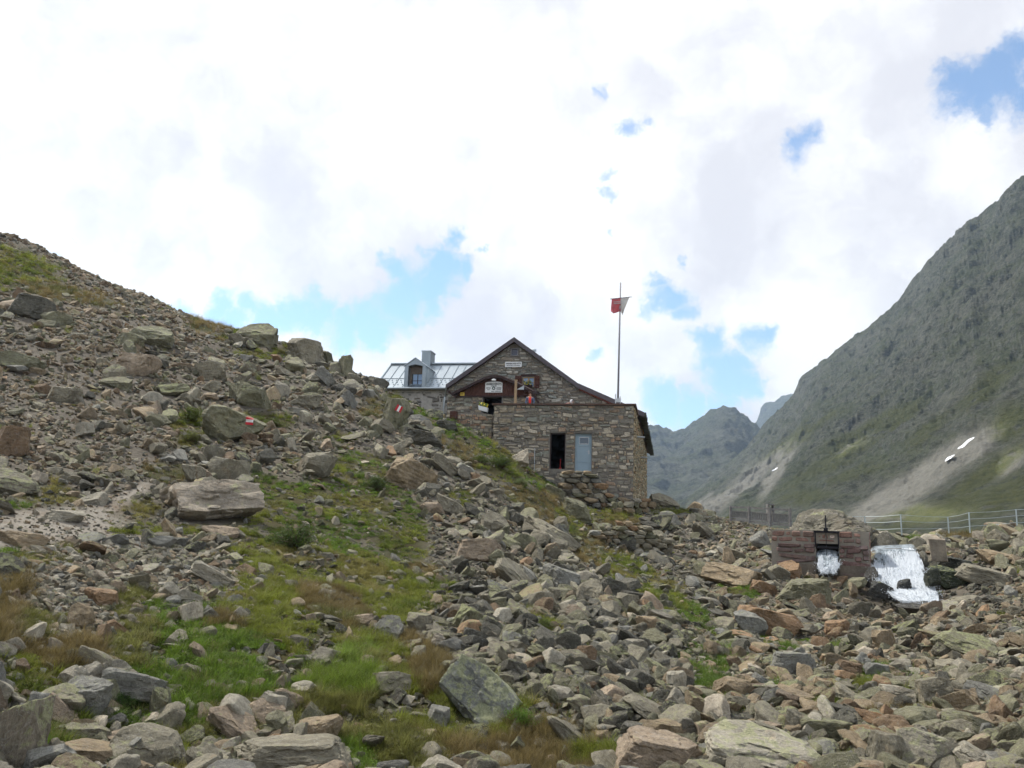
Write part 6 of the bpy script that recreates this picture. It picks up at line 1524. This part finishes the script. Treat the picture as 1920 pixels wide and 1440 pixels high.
snow(1772, 865, 1789, 852, 4, 'lower short white snow patch on the brown scree of the right mountain')
snow(1447, 884, 1458, 876, 2.5, 'tiny thin snow streak on the grey scree left below the mountain')

# ------------------------------------------------------------------ sky with clouds
SUN_AZ, SUN_EL = R_(-58), R_(52)     # azimuth to the right of the view direction
w = bpy.data.worlds.new('World'); scene.world = w; w.use_nodes = True; t = NT(w.node_tree)
sky = t.new('ShaderNodeTexSky', sky_type='NISHITA'); sky.sun_disc = False; sky.sun_elevation = SUN_EL; sky.sun_rotation = SUN_AZ; sky.altitude = 2300; sky.air_density = 1.0; sky.dust_density = .6
d = t.coord('Generated'); d = t.vmath('NORMALIZE', d)
wa = t.noise(d, 6, 5, .6, 0, True); wa = t.vmath('SCALE', t.vmath('SUBTRACT', wa, (.5, .5, .5)), sc=.10)
wb = t.noise(d, 26, 5, .65, 0, True); wb = t.vmath('SCALE', t.vmath('SUBTRACT', wb, (.5, .5, .5)), sc=.050)
dd = t.vmath('NORMALIZE', t.vmath('ADD', t.vmath('ADD', d, wa), wb))
HO = [(262,562,15),(420,572,24),(480,574,28),(560,572,28),(335,578,20),(300,570,14),(660,600,40),(610,560,26),(815,530,40),(865,500,16),(1270,585,20),(1380,730,34),(1310,640,20),(1300,775,30),(1850,170,46),(1890,200,22),(400,590,22),(450,603,34),(520,596,40),(590,592,44),(645,622,34),(695,590,44),(740,562,46),(705,620,26),(780,520,46),(825,495,34),(852,452,16),(745,488,28),(652,648,14),(800,570,22),(112,492,24),
 (1245,562,34),(1215,532,14),(1335,655,30),(1355,700,34),(1412,658,22),(1385,690,26),(1352,738,28),(1245,775,40),(1222,762,22),(1340,765,22),(1130,345,13),(1128,378,10),(1137,440,8),(1188,242,19),(1215,234,11),(1150,165,13),(1505,265,22),
 (1815,188,44),(1782,168,26),(1862,138,32),(1902,98,30),(1935,150,34),(1828,228,14),(1116,668,12),(1270,482,8),(905,478,6),(-250,560,70),(-120,480,40),(2150,60,110),(2300,300,80)]
hole = None
for (hx_, hy_, hr) in HO:
    c = tuple(ray(hx_, hy_)); rr_ = hr/F*(1.25 if hr < 25 else 1.0); ds = t.vmath('DISTANCE', dd, c)
    k = t.mr(ds, rr_*.1, rr_*1.85, min(1, .50+.52*(hr/32)), 0)
    hole = k if hole is None else t.math('MAXIMUM', hole, k)
# other parts of the sky (not in this view): broken cloud too
az_ = t.noise(d, 2.2, 6, .6); fr = tuple(Fw); fac = t.mr(t.vmath('DOT_PRODUCT', d, fr), .55, .75); oth = t.math('MULTIPLY', t.mr(az_, .52, .62), t.math('SUBTRACT', 1, fac))
hole = t.math('MAXIMUM', hole, oth)
wisp = t.noise(dd, 20, 7, .68); hole = t.mr(t.math('ADD', hole, t.math('MULTIPLY', t.math('SUBTRACT', wisp, .5), 1.25)), .12, .95)
g1 = t.noise(d, 3.2, 5, .5); g2 = t.noise(dd, 9, 6, .55)
shade = t.mr(t.math('ADD', t.math('MULTIPLY', g1, .65), t.math('MULTIPLY', g2, .4)), .42, .62)
ccol = t.mix(shade, (.67, .67, .71), (.97, .97, .97))
bs = t.new('ShaderNodeBackground'); t.l.new(t.mix(.06, t.vmath('MULTIPLY', sky.outputs[0], (1.18, 1.34, 1.34)), (5.5, 5.6, 5.8)), bs.inputs[0]); bs.inputs[1].default_value = .14
bc = t.new('ShaderNodeBackground'); t.l.new(ccol, bc.inputs[0]); bc.inputs[1].default_value = 1.0
ms = t.new('ShaderNodeMixShader'); t.l.new(hole, ms.inputs[0]); t.l.new(bc.outputs[0], ms.inputs[1]); t.l.new(bs.outputs[0], ms.inputs[2])
o = t.new('ShaderNodeOutputWorld'); t.l.new(ms.outputs[0], o.inputs[0])
w.cycles.sampling_method = 'MANUAL'; w.cycles.sample_map_resolution = 512
L = bpy.data.lights.new('sun', 'SUN'); L.energy = 4.5; L.angle = R_(5); L.color = (1, .95, .87)
so = bpy.data.objects.new('sun', L); COL.objects.link(so)
sd = Vector((math.sin(SUN_AZ)*math.cos(SUN_EL), math.cos(SUN_AZ)*math.cos(SUN_EL), math.sin(SUN_EL)))
so.rotation_euler = sd.to_track_quat('Z', 'Y').to_euler()

# ------------------------------------------------------------------ mountain air
HAZE = True
if HAZE:
    zz = [v.co.z for o_ in (mtnR, mtnF, mtnB) for v in o_.data.vertices]; gz = [v.co.z for v in bpy.data.meshes['ground'].vertices]
    b = MB().box(-3800, -500, min(min(zz), min(gz))-1, 4200, 7000, max(zz)+5); m = bpy.data.materials.new('mountain_air'); m.use_nodes = True; t = NT(m.node_tree)
    pv = t.new('ShaderNodeVolumePrincipled'); pv.inputs['Color'].default_value = (.55, .74, 1, 1); pv.inputs['Density'].default_value = .00014; pv.inputs['Anisotropy'].default_value = .2
    o = t.new('ShaderNodeOutputMaterial'); t.l.new(pv.outputs[0], o.inputs[1]); tag(b.build('haze', m), kind='stuff')

vs = scene.view_settings; scene.display_settings.display_device = 'sRGB'; vs.view_transform = 'Standard'; vs.look = 'None'; vs.exposure = .36; vs.gamma = 1; vs.use_curve_mapping = False
scene.cycles.use_denoising = True; scene.cycles.max_bounces = 5; scene.cycles.volume_bounces = 0; scene.cycles.transparent_max_bounces = 8
scene.cycles.use_adaptive_sampling = True; scene.cycles.adaptive_threshold = .03
